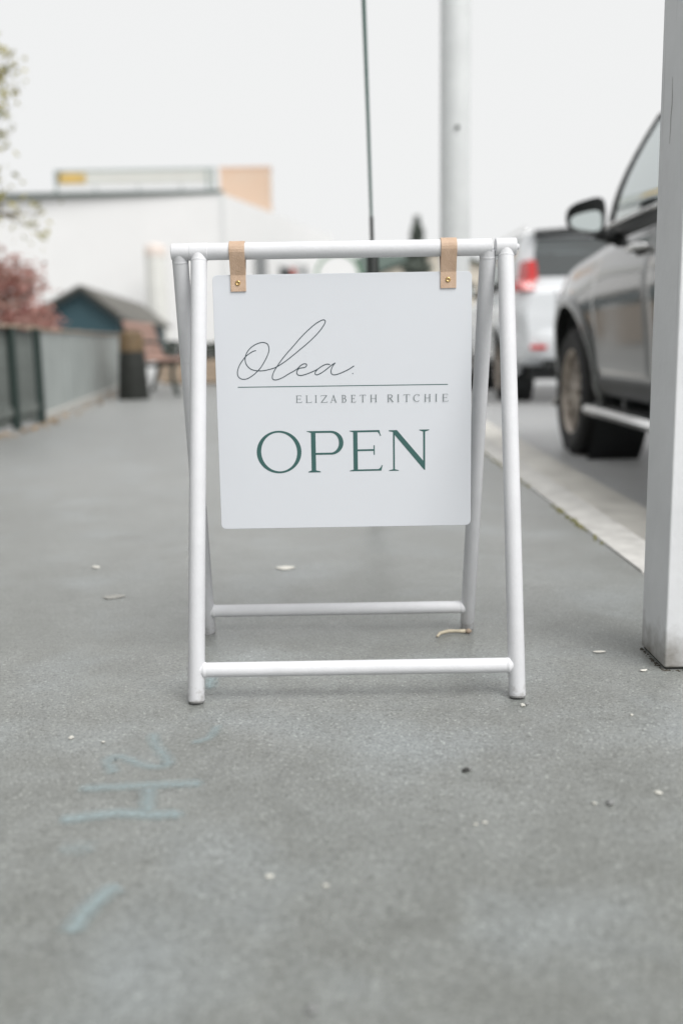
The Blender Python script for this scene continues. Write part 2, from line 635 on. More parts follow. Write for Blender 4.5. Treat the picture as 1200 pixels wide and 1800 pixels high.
for cx, cz, a0 in ((PX1 - rr, PZ1 - rr, 0), (PX0 + rr, PZ1 - rr, 90), (PX0 + rr, PZ0 + rr, 180), (PX1 - rr, PZ0 + rr, 270)):
    for k in range(9):
        w = math.radians(a0 + k * 90 / 8)
        poly.append((cx + rr * math.cos(w) - po.x, cz + rr * math.sin(w) - po.z))
# prism in local XZ: map (x, y, z) -> (x, z, y)
Mxz = Matrix(((1, 0, 0, 0), (0, 0, 1, 0), (0, 1, 0, 0), (0, 0, 0, 1)))
MB().prism(poly, PF - po.y, PF + 0.003 - po.y, Mxz).build("board", M_panel, panel_thing, bevel=0.0006)

# leather straps, each folded over the bar and screwed through the board
for xc, wd in ((-0.1762, 0.0272), (0.1962, 0.0280)):
    ctr = []
    zb_, zt_ = 0.6902, 0.7185
    for zz in (zb_, 0.700, 0.710, zt_):
        ctr.append((PF - 0.0013, zz))
    R_S = R_T + 0.0021
    a0 = math.radians(206)
    for k in range(0, 15):
        w = a0 - k * (a0 - math.radians(-26)) / 14
        ctr.append((YB + R_S * math.cos(w), ZB + R_S * math.sin(w)))
    for zz in (zt_, 0.710, 0.700, zb_ + 0.001):
        ctr.append((PF + 0.003 + 0.0013, zz))
    hw, th = wd / 2, 0.0011
    rows = []
    for i, (yy, zz) in enumerate(ctr):
        a, b = ctr[max(i - 1, 0)], ctr[min(i + 1, len(ctr) - 1)]
        t = Vector((b[0] - a[0], b[1] - a[1])).normalized()
        ny, nz = -t.y, t.x
        row = []
        for sx, so in ((-1, 1), (1, 1), (1, -1), (-1, -1)):
            row.append((xc + sx * hw - po.x, yy + ny * so * th - po.y, zz + nz * so * th - po.z))
        rows.append(row)
    sm = MB().grid(rows, wrap=True)
    sm.add(rows[0], [(0, 1, 2, 3)]); sm.add(rows[-1], [(0, 1, 2, 3)])
    so_ = sm.build("strap", M_leather, panel_thing, bevel=0.0004)
    so_["label"] = "tan leather strap with a brass screw"
    sc = MB().lathe([(0.0001, -0.0004), (0.0012, -0.0004), (0.0016, 0.0012), (0.0030, 0.0020), (0.0042, 0.0016), (0.0047, 0.0)], 24,
                    Matrix.Translation((xc - 0.0007 - po.x, PF - 0.0024 - po.y, 0.7048 - po.z)) @ Matrix.Rotation(PI / 2, 4, 'X'))
    sc.build("screw", M_brass, so_, smooth=True)

# lettering: thin vinyl, coordinates in millimetres on the board
class Ink:
    def __init__(self):
        self.mb = MB(); self.q = 0
    def d(self):
        self.q += 1
        return PF - 0.0003 - self.q * 0.000012 - po.y
    def poly(self, pts):
        y = self.d()
        self.mb.add([(x / 1000 - po.x, y, z / 1000 - po.z) for x, z in pts], [tuple(range(len(pts)))])
    def strip(self, A, B):
        y = self.d()
        self.mb.grid([[(x / 1000 - po.x, y, z / 1000 - po.z) for x, z in A], [(x / 1000 - po.x, y, z / 1000 - po.z) for x, z in B]])
    def seg(self, x0, z0, x1, z1, w0, w1=None):
        w1 = w0 if w1 is None else w1
        d_ = Vector((x1 - x0, z1 - z0)).normalized()
        n_ = Vector((-d_.y, d_.x))
        self.poly([(x0 + n_.x * w0 / 2, z0 + n_.y * w0 / 2), (x1 + n_.x * w1 / 2, z1 + n_.y * w1 / 2), (x1 - n_.x * w1 / 2, z1 - n_.y * w1 / 2), (x0 - n_.x * w0 / 2, z0 - n_.y * w0 / 2)])
    def arc(self, cx, cz, rx, rz, a0, a1, st, hr, n=20):
        A, B = [], []
        for k in range(n + 1):
            w = math.radians(lerp(a0, a1, k / n))
            t = lerp(hr, st, abs(math.cos(w)) ** 1.3) / 2
            A.append((cx + (rx + t) * math.cos(w), cz + (rz + t) * math.sin(w)))
            B.append((cx + (rx - t) * math.cos(w), cz + (rz - t) * math.sin(w)))
        self.strip(A, B)
    def curve(self, P, w, sub=6):
        L_, Cn, R_ = ribbon_pts(P, w, sub)
        y0 = self.d()
        n_ = len(L_)
        self.mb.grid([[(x / 1000 - po.x, y0 - 0.0002 * i / n_, z / 1000 - po.z) for i, (x, z) in enumerate(L_)], [(x / 1000 - po.x, y0 - 0.0002 * i / n_, z / 1000 - po.z) for i, (x, z) in enumerate(R_)]])
    def build(self, name, m_, label=None):
        o = self.mb.build(name, m_, panel_thing, recalc=False)
        if label:
            o["label"] = label
        return o

S1 = [(-148.3,586.1),(-153.4,584.9),(-159.7,581.4),(-167.0,576.0),(-173.4,568.5),(-178.8,560.5),(-182.1,552.5),(-183.1,546.4),(-182.0,540.8),(-178.0,536.7),(-171.9,535.2),(-165.2,536.4),(-157.9,540.4),(-151.6,544.9),(-145.3,550.9),(-140.0,556.8),(-133.5,566.9),(-128.7,575.9),(-125.9,582.9),(-125.0,587.9),(-125.8,594.0),(-128.5,598.0),(-133.6,600.1),(-139.7,600.0),(-146.9,597.8),(-154.2,593.9),(-160.5,588.5),(-165.3,582.0),(-167.8,575.5),(-168.4,569.5),(-166.9,562.4),(-161.5,555.2),(-154.5,551.5),(-145.3,550.0),(-136.1,550.1),(-125.8,552.1),(-114.4,555.4),(-103.0,561.8),(-92.6,568.7),(-82.2,576.6),(-71.8,584.8),(-54,599),(-40.5,611.5),(-30.5,622.6),(-24.6,631.4),(-23.2,635.8),(-25.0,638.2),(-29.1,637.9),(-35.5,634.8),(-43.5,629.6),(-58.2,617.1),(-71.3,604.1),(-81.8,592.3),(-92.3,581.3),(-101.7,570.4),(-109.2,560.4),(-115.5,551.4),(-119.4,543.3),(-120.5,538.3),(-119.6,534.7),(-116.1,533.3),(-110.9,533.8),(-101.6,537.4),(-91.2,543.4),(-82.9,547.8),(-75.6,552.2),(-70.4,557.0),(-65.2,560.5),(-60.7,561.2),(-58.2,559.8),(-58.9,556.7),(-62.2,554.6),(-67.3,554.0),(-72.0,553.0),(-75.1,549.7),(-76.3,545.2),(-74.3,541.6),(-69.2,540.5),(-62.5,541.7),(-53.2,544.8),(-45.0,548.2),(-38.7,551.3),(-33.0,555.1),(-26.8,558.5),(-20.7,560.0),(-16.1,558.9)]
S2 = [(-38.7,550.9),(-42.4,546.6),(-43.3,543.1),(-41.2,541.3),(-36.9,542.0),(-29.6,545.9),(-21.3,551.9),(-13.0,558.3),(-6.6,562.0)]
S3 = [(-6.6,562.0),(-11.0,556.8),(-14.2,549.7),(-14.5,544.6),(-12.3,541.4),(-7.2,540.7),(1.1,542.9),(9.3,546.3),(17.6,550.2),(26.9,555.9)]
ik = Ink()
for P in (S1, S2, S3):
    ik.curve(P, 1.5)
ik.poly([(24.4 + 1.0 * math.cos(w * PI / 6), 542.3 + 1.0 * math.sin(w * PI / 6)) for w in range(12)])
ik.build("script_lettering", M_ink2, "flowing handwritten script reading Olea")
ik = Ink()
ik.seg(-183.2, 521.1, 195.9, 520.2, 1.35)
ik.build("rule_line", M_ink)

def small(ik, ch, x0, z0, x1, z1, st=1.45, hr=0.62):
    w, h, zm = x1 - x0, z1 - z0, (z0 + z1) / 2
    def stem(x, w_=st, serif=True):
        ik.seg(x, z0, x, z1, w_)
        if serif:
            for zz in (z0 + hr / 2, z1 - hr / 2):
                ik.seg(x - 1.6, zz, x + 1.6, zz, hr)
    if ch in "EL":
        stem(x0 + 1.7)
        ik.seg(x0 + 1.7, z0 + hr / 2, x1 - 0.4, z0 + hr / 2, hr); ik.seg(x1 - 0.5, z0, x1, z0 + 2.6, hr)
        if ch == "E":
            ik.seg(x0 + 1.7, z1 - hr / 2, x1 - 0.9, z1 - hr / 2, hr); ik.seg(x1 - 1.1, z1, x1 - 0.8, z1 - 2.4, hr)
            ik.seg(x0 + 1.7, zm + 0.2, x1 - 2.4, zm + 0.2, hr); ik.seg(x1 - 2.6, zm - 1.1, x1 - 2.6, zm + 1.5, hr)
    elif ch == "I":
        stem((x0 + x1) / 2)
    elif ch == "Z":
        ik.seg(x1 - 1.0, z1 - hr, x0 + 0.8, z0 + hr, st)
        ik.seg(x0 + 0.6, z1 - hr / 2, x1 - 0.4, z1 - hr / 2, hr); ik.seg(x0 + 0.2, z0 + hr / 2, x1, z0 + hr / 2, hr)
        ik.seg(x0 + 0.8, z1, x0 + 0.4, z1 - 2.3, hr); ik.seg(x1 - 0.3, z0, x1, z0 + 2.4, hr)
    elif ch == "A":
        xm = (x0 + x1) / 2
        ik.seg(xm, z1, x0 + 1.2, z0, hr + 0.1); ik.seg(xm - 0.2, z1 + 0.4, x1 - 1.4, z0, st)
        ik.seg(x0 + 2.6, z0 + 4.3, x1 - 2.8, z0 + 4.3, hr)
        ik.seg(x0 - 0.2, z0 + hr / 2, x0 + 2.8, z0 + hr / 2, hr); ik.seg(x1 - 3.0, z0 + hr / 2, x1 + 0.2, z0 + hr / 2, hr)
    elif ch in "BR":
        stem(x0 + 1.7)
        a = h * 0.26
        ik.seg(x0 + 1.7, z1 - hr / 2, x0 + w * 0.5, z1 - hr / 2, hr); ik.seg(x0 + 1.7, zm + hr, x0 + w * 0.5, zm + hr, hr)
        ik.arc(x0 + w * 0.5, zm + hr + (z1 - hr / 2 - zm - hr) / 2, w * 0.34, (z1 - hr / 2 - zm - hr) / 2, -90, 90, st, hr)
        if ch == "B":
            ik.seg(x0 + 1.7, z0 + hr / 2, x0 + w * 0.5, z0 + hr / 2, hr)
            ik.arc(x0 + w * 0.5, (zm + hr + z0 + hr / 2) / 2, w * 0.45, (zm + hr - z0 - hr / 2) / 2, -90, 90, st, hr)
        else:
            ik.seg(x0 + w * 0.42, zm + hr, x1 - 0.2, z0, st); ik.seg(x1 - 1.6, z0 + hr / 2, x1 + 1.0, z0 + hr / 2, hr)
    elif ch == "T":
        xm = (x0 + x1) / 2
        stem(xm)
        ik.seg(x0 + 0.3, z1 - hr / 2, x1 - 0.3, z1 - hr / 2, hr); ik.seg(x0 + 0.4, z1, x0, z1 - 2.3, hr); ik.seg(x1 - 0.4, z1, x1, z1 - 2.3, hr)
    elif ch == "H":
        stem(x0 + 1.9); stem(x1 - 1.9)
        ik.seg(x0 + 1.9, zm, x1 - 1.9, zm, hr)
    elif ch == "C":
        ik.arc((x0 + x1) / 2 + 0.6, zm, w * 0.52, h / 2 - hr / 2, 48, 312, st, hr, 28)
        ik.seg(x1 - 0.6, z1 - 0.4, x1 - 0.6, z1 - 3.2, hr)

ik = Ink()
SM = [(-78.9,491.3,-68.4,504.4),(-61.1,491.1,-50.7,504.3),(-44.9,491.0,-40.6,504.4),(-33.8,491.0,-22.2,504.2),(-16.6,490.9,-5.2,504.1),(3.7,490.7,12.0,504.1),(20.6,490.6,29.2,504.0),(36.6,490.5,47.4,503.9),(55.3,490.4,67.6,503.8),(86.5,490.2,96.7,503.7),(104.2,490.1,108.1,503.7),(115.6,490.0,127.1,503.5),(133.8,489.9,144.8,503.4),(153.1,489.8,165.0,503.3),(172.6,489.6,176.9,503.4),(186.0,489.6,196.1,503.2)]
for ch, bx in zip("ELIZABETHRITCHIE", SM):
    small(ik, ch, *bx)
ik.build("name_lettering", M_ink3, "small spaced serif capitals under the rule")

def big(ch, org, s, pieces, ell=None):
    """pieces: polygons in drawing units (y down) -> mm"""
    ik = Ink()
    if ell:
        (cx, cy, rx, ry), (ix, iy, jx, jy, tilt) = ell
        A, B = [], []
        for k in range(65):
            w = 2 * PI * k / 64
            A.append((org[0] + (cx + rx * math.cos(w)) * s, org[1] - (cy + ry * math.sin(w)) * s))
            e = Vector((jx * math.cos(w - tilt), jy * math.sin(w - tilt)))
            B.append((org[0] + (ix + e.x * math.cos(tilt) - e.y * math.sin(tilt)) * s, org[1] - (iy + e.x * math.sin(tilt) + e.y * math.cos(tilt)) * s))
        ik.strip(A, B)
    for P in pieces:
        ik.poly([(org[0] + x * s, org[1] - y * s) for x, y in P])
    o = ik.build("letter", M_ink, "dark green serif capital %s" % ch)
    return o

s = 81.5 / 540
big("O", (-152.7 - 122 * s, 441.3 + 118 * s), s, [], ((392, 376.5, 270, 258.5), (393, 376, 217, 236, math.radians(-8))))
s = 66.9 / 445
bowl_o = [(1035 + 152 * math.sin(math.radians(a)), 265 - 145 * math.cos(math.radians(a))) for a in range(0, 181, 10)]
bowl_i = [(1030 + 103 * math.sin(math.radians(a)), 265 - 121 * math.cos(math.radians(a))) for a in range(180, -1, -10)]
P_ = (-61.2 - 742 * s, 439.7 + 120 * s)
o = big("P", P_, s, [
    [(795, 143), (850, 143), (850, 600), (795, 600)],
    [(742, 125), (745, 120), (1035, 120), (1035, 144), (795, 144), (780, 137)],
    [(850, 386), (1030, 386), (1035, 410), (850, 410)],
    [(755, 625), (755, 615), (795, 600), (850, 600), (905, 614), (905, 625)]] + [[bowl_o[i], bowl_o[i + 1], bowl_i[17 - i], bowl_i[18 - i]] for i in range(18)])
s = 59.7 / 400
big("E", (16.8 - 105 * s, 439.3 + 115 * s), s, [
    [(150, 136), (203, 136), (203, 594), (150, 594)],
    [(105, 121), (106, 115), (470, 113), (470, 136), (150, 137), (135, 130)],
    [(448, 136), (470, 113), (478, 150), (490, 183), (480, 185), (465, 155)],
    [(203, 346), (400, 345), (400, 367), (203, 368)],
    [(398, 298), (411, 298), (411, 415), (398, 415)],
    [(105, 614), (105, 606), (150, 594), (480, 592), (490, 612)],
    [(455, 593), (480, 575), (496, 545), (506, 545), (498, 580), (490, 612), (470, 612)]])
s = 73.6 / 498
big("N", (88.4 - 590 * s, 439.2 + 106 * s), s, [
    [(641, 125), (662, 150), (662, 596), (641, 596)],
    [(590, 120), (590, 108), (690, 107), (672, 140), (641, 130)],
    [(690, 107), (1036, 520), (1036, 606), (1025, 606), (660, 165), (645, 130)],
    [(1013, 130), (1037, 130), (1037, 600), (1013, 560)],
    [(965, 106), (1088, 106), (1088, 114), (1040, 130), (1010, 130), (965, 114)],
    [(590, 612), (590, 604), (636, 594), (666, 594), (710, 604), (710, 612)]])

# ------------------------------------------------------------------ veranda post at the right
def post_mat():
    M = mat("weathered_white_paint", (0.70, 0.71, 0.725), 0.6, var=0.10, scale=5, bump=0.3, bscale=24)
    nt = M.node_tree
    N, L = nt.nodes, nt.links
    b = N['Principled BSDF']
    src = b.inputs['Base Color'].links[0].from_socket
    tc = N.new('ShaderNodeTexCoord')
    mp = N.new('ShaderNodeMapping')
    mp.inputs['Scale'].default_value = (60, 60, 2.2)
    L.new(tc.outputs['Object'], mp.inputs['Vector'])
    nz = N.new('ShaderNodeTexNoise')
    nz.inputs['Scale'].default_value = 1.0
    nz.inputs['Detail'].default_value = 6
    L.new(mp.outputs[0], nz.inputs['Vector'])
    r = N.new('ShaderNodeValToRGB')
    r.color_ramp.elements[0].position = 0.68
    r.color_ramp.elements[1].position = 0.78
    L.new(nz.outputs['Fac'], r.inputs['Fac'])
    mx = N.new('ShaderNodeMix'); mx.data_type = 'RGBA'
    ml = N.new('ShaderNodeMath'); ml.operation = 'MULTIPLY'; ml.inputs[1].default_value = 0.45
    L.new(r.outputs[0], ml.inputs[0])
    L.new(ml.outputs[0], mx.inputs[0])
    L.new(src, mx.inputs[6])
    mx.inputs[7].default_value = (0.22, 0.21, 0.19, 1)
    # splash dirt at the foot
    sp = N.new('ShaderNodeSeparateXYZ')
    L.new(tc.outputs['Object'], sp.inputs[0])
    n2 = N.new('ShaderNodeTexNoise'); n2.inputs['Scale'].default_value = 28; n2.inputs['Detail'].default_value = 6
    L.new(tc.outputs['Object'], n2.inputs['Vector'])
    sm_ = N.new('ShaderNodeMath'); sm_.operation = 'MULTIPLY_ADD'; sm_.inputs[1].default_value = 0.11; sm_.inputs[2].default_value = -0.030
    L.new(n2.outputs['Fac'], sm_.inputs[0])
    sub = N.new('ShaderNodeMath'); sub.operation = 'SUBTRACT'
    L.new(sm_.outputs[0], sub.inputs[0]); L.new(sp.outputs['Z'], sub.inputs[1])
    mr = N.new('ShaderNodeMapRange')
    mr.inputs['From Min'].default_value = -0.05; mr.inputs['From Max'].default_value = 0.030
    mr.inputs['To Max'].default_value = 0.9
    L.new(sub.outputs[0], mr.inputs['Value'])
    m2 = N.new('ShaderNodeMix'); m2.data_type = 'RGBA'
    L.new(mr.outputs[0], m2.inputs[0]); L.new(mx.outputs[2], m2.inputs[6])
    m2.inputs[7].default_value = (0.14, 0.125, 0.10, 1)
    L.new(m2.outputs[2], b.inputs['Base Color'])
    return M

M_post = post_mat()
M_dark = mat("dark_gap", (0.03, 0.03, 0.028), 0.9)
post = empty("veranda_post", (0.643, 1.80, 0))
tag(post, "thick square white painted timber post with a scuffed foot, right of the stand", "post")
bo = MB().box(-0.061, 0.066, -0.063, 0.078, 0.004, 3.4).build("shaft", M_post, post, bevel=0.004)
# a drying crack on the face towards the path
cr = MB()
zz = 0.93
x_ = 0.018
ptsc = []
while zz < 1.06:
    ptsc.append((-0.0616, x_, zz)); x_ += random.uniform(-0.004, 0.004); zz += 0.022
cr.tube(ptsc, [0.0002] + [0.0004] * (len(ptsc) - 2) + [0.0002], 6)
cr.build("crack", mat("grey_crack", (0.33, 0.32, 0.31), 0.9), post)
MB().box(-0.056, 0.062, -0.059, 0.074, 0.0, 0.004).build("base_gap", M_dark, post)
M_soil = mat("dark_soil", (0.085, 0.076, 0.062), 0.95, var=0.4, scale=90)
dm = MB()
rnd = random.Random(17)
for i in range(95):
    e_ = rnd.random()
    if e_ < 0.5:
        q = Vector((-0.062 - abs(rnd.gauss(0, 0.0035)), rnd.uniform(-0.066, 0.068), 0))
    else:
        q = Vector((rnd.uniform(-0.064, 0.066), -0.065 - abs(rnd.gauss(0, 0.0035)), 0))
    r_ = rnd.uniform(0.0010, 0.0030)
    dm.lathe([(0.0003, r_ * 0.8), (r_ * 0.7, r_ * 0.55), (r_, 0.0002)], 6, Matrix.Translation(q) @ Matrix.Rotation(rnd.uniform(0, 6), 4, 'Z') @ Matrix.Diagonal((1, rnd.uniform(1, 1.8), 1, 1)))
o = dm.build("dirt", M_soil, post, smooth=True)
o["kind"] = "stuff"

# ------------------------------------------------------------------ street pole and slim pole
M_pole = mat("pale_galvanised_steel", (0.67, 0.69, 0.69), 0.5, 0.0, var=0.10, scale=6)
M_green = mat("dark_green_enamel", (0.016, 0.070, 0.054), 0.4)
M_black = mat("black_steel", (0.018, 0.022, 0.020), 0.5)
sp_ = empty("street_lamp_pole", (0.690, 6.02, 0.0))
tag(sp_, "thick pale grey steel street pole standing at the kerb behind the stand", "pole")
MB().tube([(0, 0, 0.02), (0, 0, 3.0), (0, 0, 7.0)], [0.088, 0.086, 0.07], 32).build("shaft", M_pole, sp_, auto=True)
MB().lathe([(0.0, 0.02), (0.15, 0.02), (0.15, 0.0)], 24).build("base_plate", M_pole, sp_)
for k in range(4):
    w = PI / 4 + k * PI / 2
    MB().lathe([(0.0, 0.045), (0.014, 0.045), (0.014, 0.02)], 6, Matrix.Translation((0.12 * math.cos(w), 0.12 * math.sin(w), 0))).build("bolt", M_black, sp_)
MB().lathe([(0.0, 0.012), (0.010, 0.011), (0.013, 0.0)], 12, Matrix.Translation((0.003, -0.086, 1.786)) @ Matrix.Rotation(PI / 2, 4, 'X')).build("cover_bolt", M_black, sp_)
MB().tube([(0, 0, 6.9), (0.3, 0, 7.25), (1.4, 0, 7.45)], [0.045, 0.04, 0.035], 16).build("lamp_arm", M_pole, sp_, auto=True)
MB().box(1.3, 1.95, -0.11, 0.11, 7.40, 7.50).build("lamp_head", M_pole, sp_, bevel=0.03)

fl = empty("slim_green_pole", (0.118, 3.42, 0.0))
tag(fl, "very thin dark green rod rising from a dark sleeve close behind the stand", "pole")
MB().tube([(0, 0, 0.0), (0, 0, 0.88), (-0.001, 0, 0.90)], [0.021, 0.021, 0.014], 20).build("sleeve", M_black, fl, auto=True)
MB().lathe([(0.001, 0.012), (0.05, 0.012), (0.055, 0.0)], 24).build("base_plate", M_black, fl, auto=True)
MB().tube([(-0.001, 0, 0.89), (-0.003, 0, 1.005)], 0.0066, 14).build("socket", M_black, fl, auto=True)
MB().tube([(-0.003, 0, 0.99), (-0.010, 0, 1.30), (-0.022, 0, 1.75), (-0.06, 0, 3.0)], [0.0048, 0.0056, 0.0072, 0.0074], 12).build("rod", M_green, fl, auto=True)

# ------------------------------------------------------------------ cars
def glass_mat(name, tint, mixf):
    M = bpy.data.materials.new(name)
    M.use_nodes = True
    nt = M.node_tree
    N, L = nt.nodes, nt.links
    for n_ in list(N):
        N.remove(n_)
    out = N.new('ShaderNodeOutputMaterial')
    tr = N.new('ShaderNodeBsdfTransparent'); tr.inputs[0].default_value = tint
    gl = N.new('ShaderNodeBsdfGlossy'); gl.inputs['Roughness'].default_value = 0.03
    gl.inputs[0].default_value = (0.9, 0.95, 0.95, 1)
    fr = N.new('ShaderNodeFresnel'); fr.inputs[0].default_value = 1.55
    ad = N.new('ShaderNodeMath'); ad.operation = 'ADD'; ad.inputs[1].default_value = mixf
    ad.use_clamp = True
    L.new(fr.outputs[0], ad.inputs[0])
    mx = N.new('ShaderNodeMixShader')
    L.new(ad.outputs[0], mx.inputs[0]); L.new(tr.outputs[0], mx.inputs[1]); L.new(gl.outputs[0], mx.inputs[2])
    L.new(mx.outputs[0], out.inputs[0])
    return M

M_tyre = mat("tyre_rubber", (0.020, 0.020, 0.020), 0.85, var=0.2, scale=12)
M_rim = mat("dusty_alloy", (0.42, 0.37, 0.32), 0.42, 0.7, var=0.35, scale=9)
M_brake = mat("brake_metal", (0.10, 0.085, 0.075), 0.6, 0.5)
M_trim = mat("black_plastic", (0.022, 0.024, 0.024), 0.55)
M_chrome = mat("satin_chrome", (0.78, 0.78, 0.78), 0.22, 1.0)
M_interior = mat("dark_interior", (0.030, 0.032, 0.033), 0.85)
M_seat = mat("grey_upholstery", (0.10, 0.115, 0.115), 0.9)
M_glass = glass_mat("car_glass", (0.90, 0.93, 0.92, 1), 0.04)
M_sideglass = glass_mat("car_side_glass", (0.86, 0.90, 0.89, 1), 0.42)
M_privacy = glass_mat("dark_car_glass", (0.16, 0.19, 0.20, 1), 0.12)
M_red = mat("red_lens", (0.55, 0.012, 0.010), 0.12, coat=1.0, c2=(0.42, 0.008, 0.008), scale=30)
M_clear = mat("clear_lens", (0.62, 0.64, 0.66), 0.1, coat=1.0)
M_mirror = mat("mirror_glass", (0.58, 0.63, 0.62), 0.02, 1.0)
M_amber = mat("amber_lens", (0.6, 0.18, 0.02), 0.2, coat=1.0)


def make_wheel(car, x, y, R, W, side):
    """side -1: outer face towards -x"""
    T = Matrix.Translation((x, y, R)) @ Matrix.Rotation(side * PI / 2, 4, 'Y')
    prof = [(R * 0.63, -W * 0.42), (R * 0.70, -W * 0.48), (R * 0.90, -W * 0.5), (R * 0.975, -W * 0.42), (R, -W * 0.30), (R, W * 0.30), (R * 0.975, W * 0.42), (R * 0.90, W * 0.5), (R * 0.70, W * 0.48), (R * 0.63, W * 0.42)]
    wh = MB().lathe(prof, 48, T)
    # tread blocks
    for k in range(48):
        a = 2 * PI * k / 48
        for h0, h1 in ((-0.40, -0.16), (-0.11, 0.11), (0.16, 0.40)):
            Q = T @ Matrix.Rotation(a + (0.03 if h0 > -0.2 else 0), 4, 'Z')
            wh.box(R * 0.985, R * 1.006, -R * 0.042, R * 0.042, h0 * W, h1 * W, Q)
    wo = wh.build("wheel", M_tyre, car, auto=True)
    r_ = MB()
    r_.lathe([(R * 0.635, W * 0.42), (R * 0.665, W * 0.46), (R * 0.64, W * 0.44), (R * 0.60, W * 0.34), (R * 0.57, -W * 0.40)], 40, T)
    for k in range(6):
        for sgn in (-1, 1):
            a = 2 * PI * k / 6 + sgn * 0.10
            Q = T @ Matrix.Rotation(a, 4, 'Z') @ Matrix.Rotation(sgn * 0.12, 4, 'Z')
            r_.box(R * 0.10, R * 0.615, -R * 0.038, R * 0.038, W * 0.20, W * 0.36, Q)
    r_.lathe([(0.001, W * 0.40), (R * 0.10, W * 0.40), (R * 0.17, W * 0.36), (R * 0.19, W * 0.20)], 24, T)
    ro = r_.build("rim", M_rim, wo, auto=True)
    MB().lathe([(0.001, W * 0.0), (R * 0.50, W * 0.0), (R * 0.50, -W * 0.1)], 32, T).build("brake_disc", M_brake, wo)
    return wo


def make_suv(name, loc, rz, paint, p):
    car = empty(name, loc, rz)
    hl = p['len'] / 2
    W0, RO = p['w'] / 2, p['roof']
    bz = p['belt']
    fa, ra = p['fa'], p['ra']
    R = p['R']
    Wt = [(-hl, W0 - 0.14), (-hl + 0.06, W0 - 0.07), (-hl + 0.18, W0 - 0.025), (-hl + 0.5, W0 - 0.005), (-0.6, W0), (0.6, W0), (fa, W0), (hl - 0.55, W0 - 0.02), (hl - 0.28, W0 - 0.07), (hl - 0.10, W0 - 0.16), (hl, W0 - 0.30)]
    Zb = [(-hl, 0.52), (-hl + 0.25, 0.42), (-0.8, 0.38), (0.8, 0.38), (hl - 0.4, 0.36), (hl, 0.42)]
    Zt = [(-hl, bz - 0.10), (-hl + 0.10, bz - 0.01), (-hl + 0.3, bz), (0.3, bz - 0.01), (0.85, bz - 0.03), (1.1, bz - 0.05), (fa + 0.2, bz - 0.09), (hl - 0.35, bz - 0.16), (hl - 0.12, bz - 0.24), (hl, bz - 0.40)]

    def section(y):
        W, zb, zt = interp(Wt, y), interp(Zb, y), interp(Zt, y)
        hood = 0.035 if y > 0.9 else 0.01
        # wheel-arch bulge
        bl = 0.028 * max(math.exp(-((y - fa) / 0.42) ** 2), math.exp(-((y - ra) / 0.42) ** 2))
        P = [(0.0, zb), (W - 0.30, zb), (W - 0.10, zb + 0.01), (W - 0.045, zb + 0.07), (W - 0.035, zb + 0.17), (W - 0.018 + bl, lerp(zb, zt, 0.44)), (W + bl, lerp(zb, zt, 0.62)), (W - 0.004 + bl * 0.6, lerp(zb, zt, 0.74)),
             (W - 0.026, lerp(zb, zt, 0.86)), (W - 0.05, zt - 0.035), (W - 0.09, zt), (W - 0.28, zt + hood * 0.7), (W * 0.4, zt + hood), (0.0, zt + hood)]
        return P

    def sec_dense(y):
        return catmull(section(y), 5)

    ys = []
    for i in range(73):
        t = i / 72
        ys.append(-hl + 2 * hl * (0.5 - 0.5 * math.cos(PI * t)) * 0.35 + 2 * hl * t * 0.65)
    rows = []
    for y in ys:
        d = sec_dense(y)
        rows.append([(-x, y, z) for x, z in d] + [(x, y, z) for x, z in reversed(d[1:-1])])
    body_mb = MB().grid(rows, wrap=True)
    nn = len(rows[0])
    body_mb.add(rows[0], [tuple(range(nn))])
    body_mb.add(rows[-1], [tuple(range(nn))])
    body = body_mb.build("body", paint, car, auto=False)
    # wheel arches
    cutters = []
    for yy in (fa, ra):
        for sx in (-1, 1):
            c = MB()
            c.tube([(sx * (W0 - 0.36), yy, R + 0.02), (sx * (W0 + 0.2), yy, R + 0.02)], p['arch'], 48)
            co = c.build("cutter", paint)
            co.parent = car
            cutters.append(co)
            md = body.modifiers.new("arch", 'BOOLEAN')
            md.operation = 'DIFFERENCE'
            md.solver = 'EXACT'
            md.object = co
    bpy.context.view_layer.update()
    dg = bpy.context.evaluated_depsgraph_get()
    me = bpy.data.meshes.new_from_object(body.evaluated_get(dg))
    body.modifiers.clear()
    body.data = me
    sharp(me, 32)
    for c in cutters:
        bpy.data.objects.remove(c, do_unlink=True)
    # dark liners and arch trims
    for yy in (fa, ra):
        for sx in (-1, 1):
            T = Matrix.Translation((sx * (W0 - 0.05), yy, R + 0.02)) @ Matrix.Rotation(sx * PI / 2, 4, 'Y')
            MB().lathe([(0.001, -0.305), (p['arch'] - 0.004, -0.305), (p['arch'] - 0.004, 0.0)], 40, T).build("wheel_well", M_interior, car)
            tr = []
            for k in range(25):
                a = math.radians(lerp(-14, 194, k / 24))
                r1, r2 = p['arch'] - 0.012, p['arch'] + p['flare']
                yk, zk = math.cos(a), math.sin(a)
                zc = R + 0.02
                def wx(rad):
                    zz = zc + rad * zk
                    d = sec_dense(yy + rad * yk)
                    best = max((x for x, z in d if abs(z - zz) < 0.05), default=W0 - 0.03)
                    return best
                xo = wx(r2) + 0.004
                xi = max(wx(r2), wx(r1)) + 0.014
                tr.append([(sx * (xi - 0.05), yy + r1 * yk, zc + r1 * zk), (sx * xi, yy + r1 * yk, zc + r1 * zk), (sx * (xi + 0.006), yy + (r1 + r2) / 2 * yk, zc + (r1 + r2) / 2 * zk), (sx * xo, yy + r2 * yk, zc + r2 * zk), (sx * (xo - 0.05), yy + r2 * yk, zc + r2 * zk)])
            MB().grid(tr).build("wheel_arch_trim", p['flare_mat'] or paint, car, auto=True)
            make_wheel(car, sx * (W0 - 0.135), yy, R, 0.262, sx)
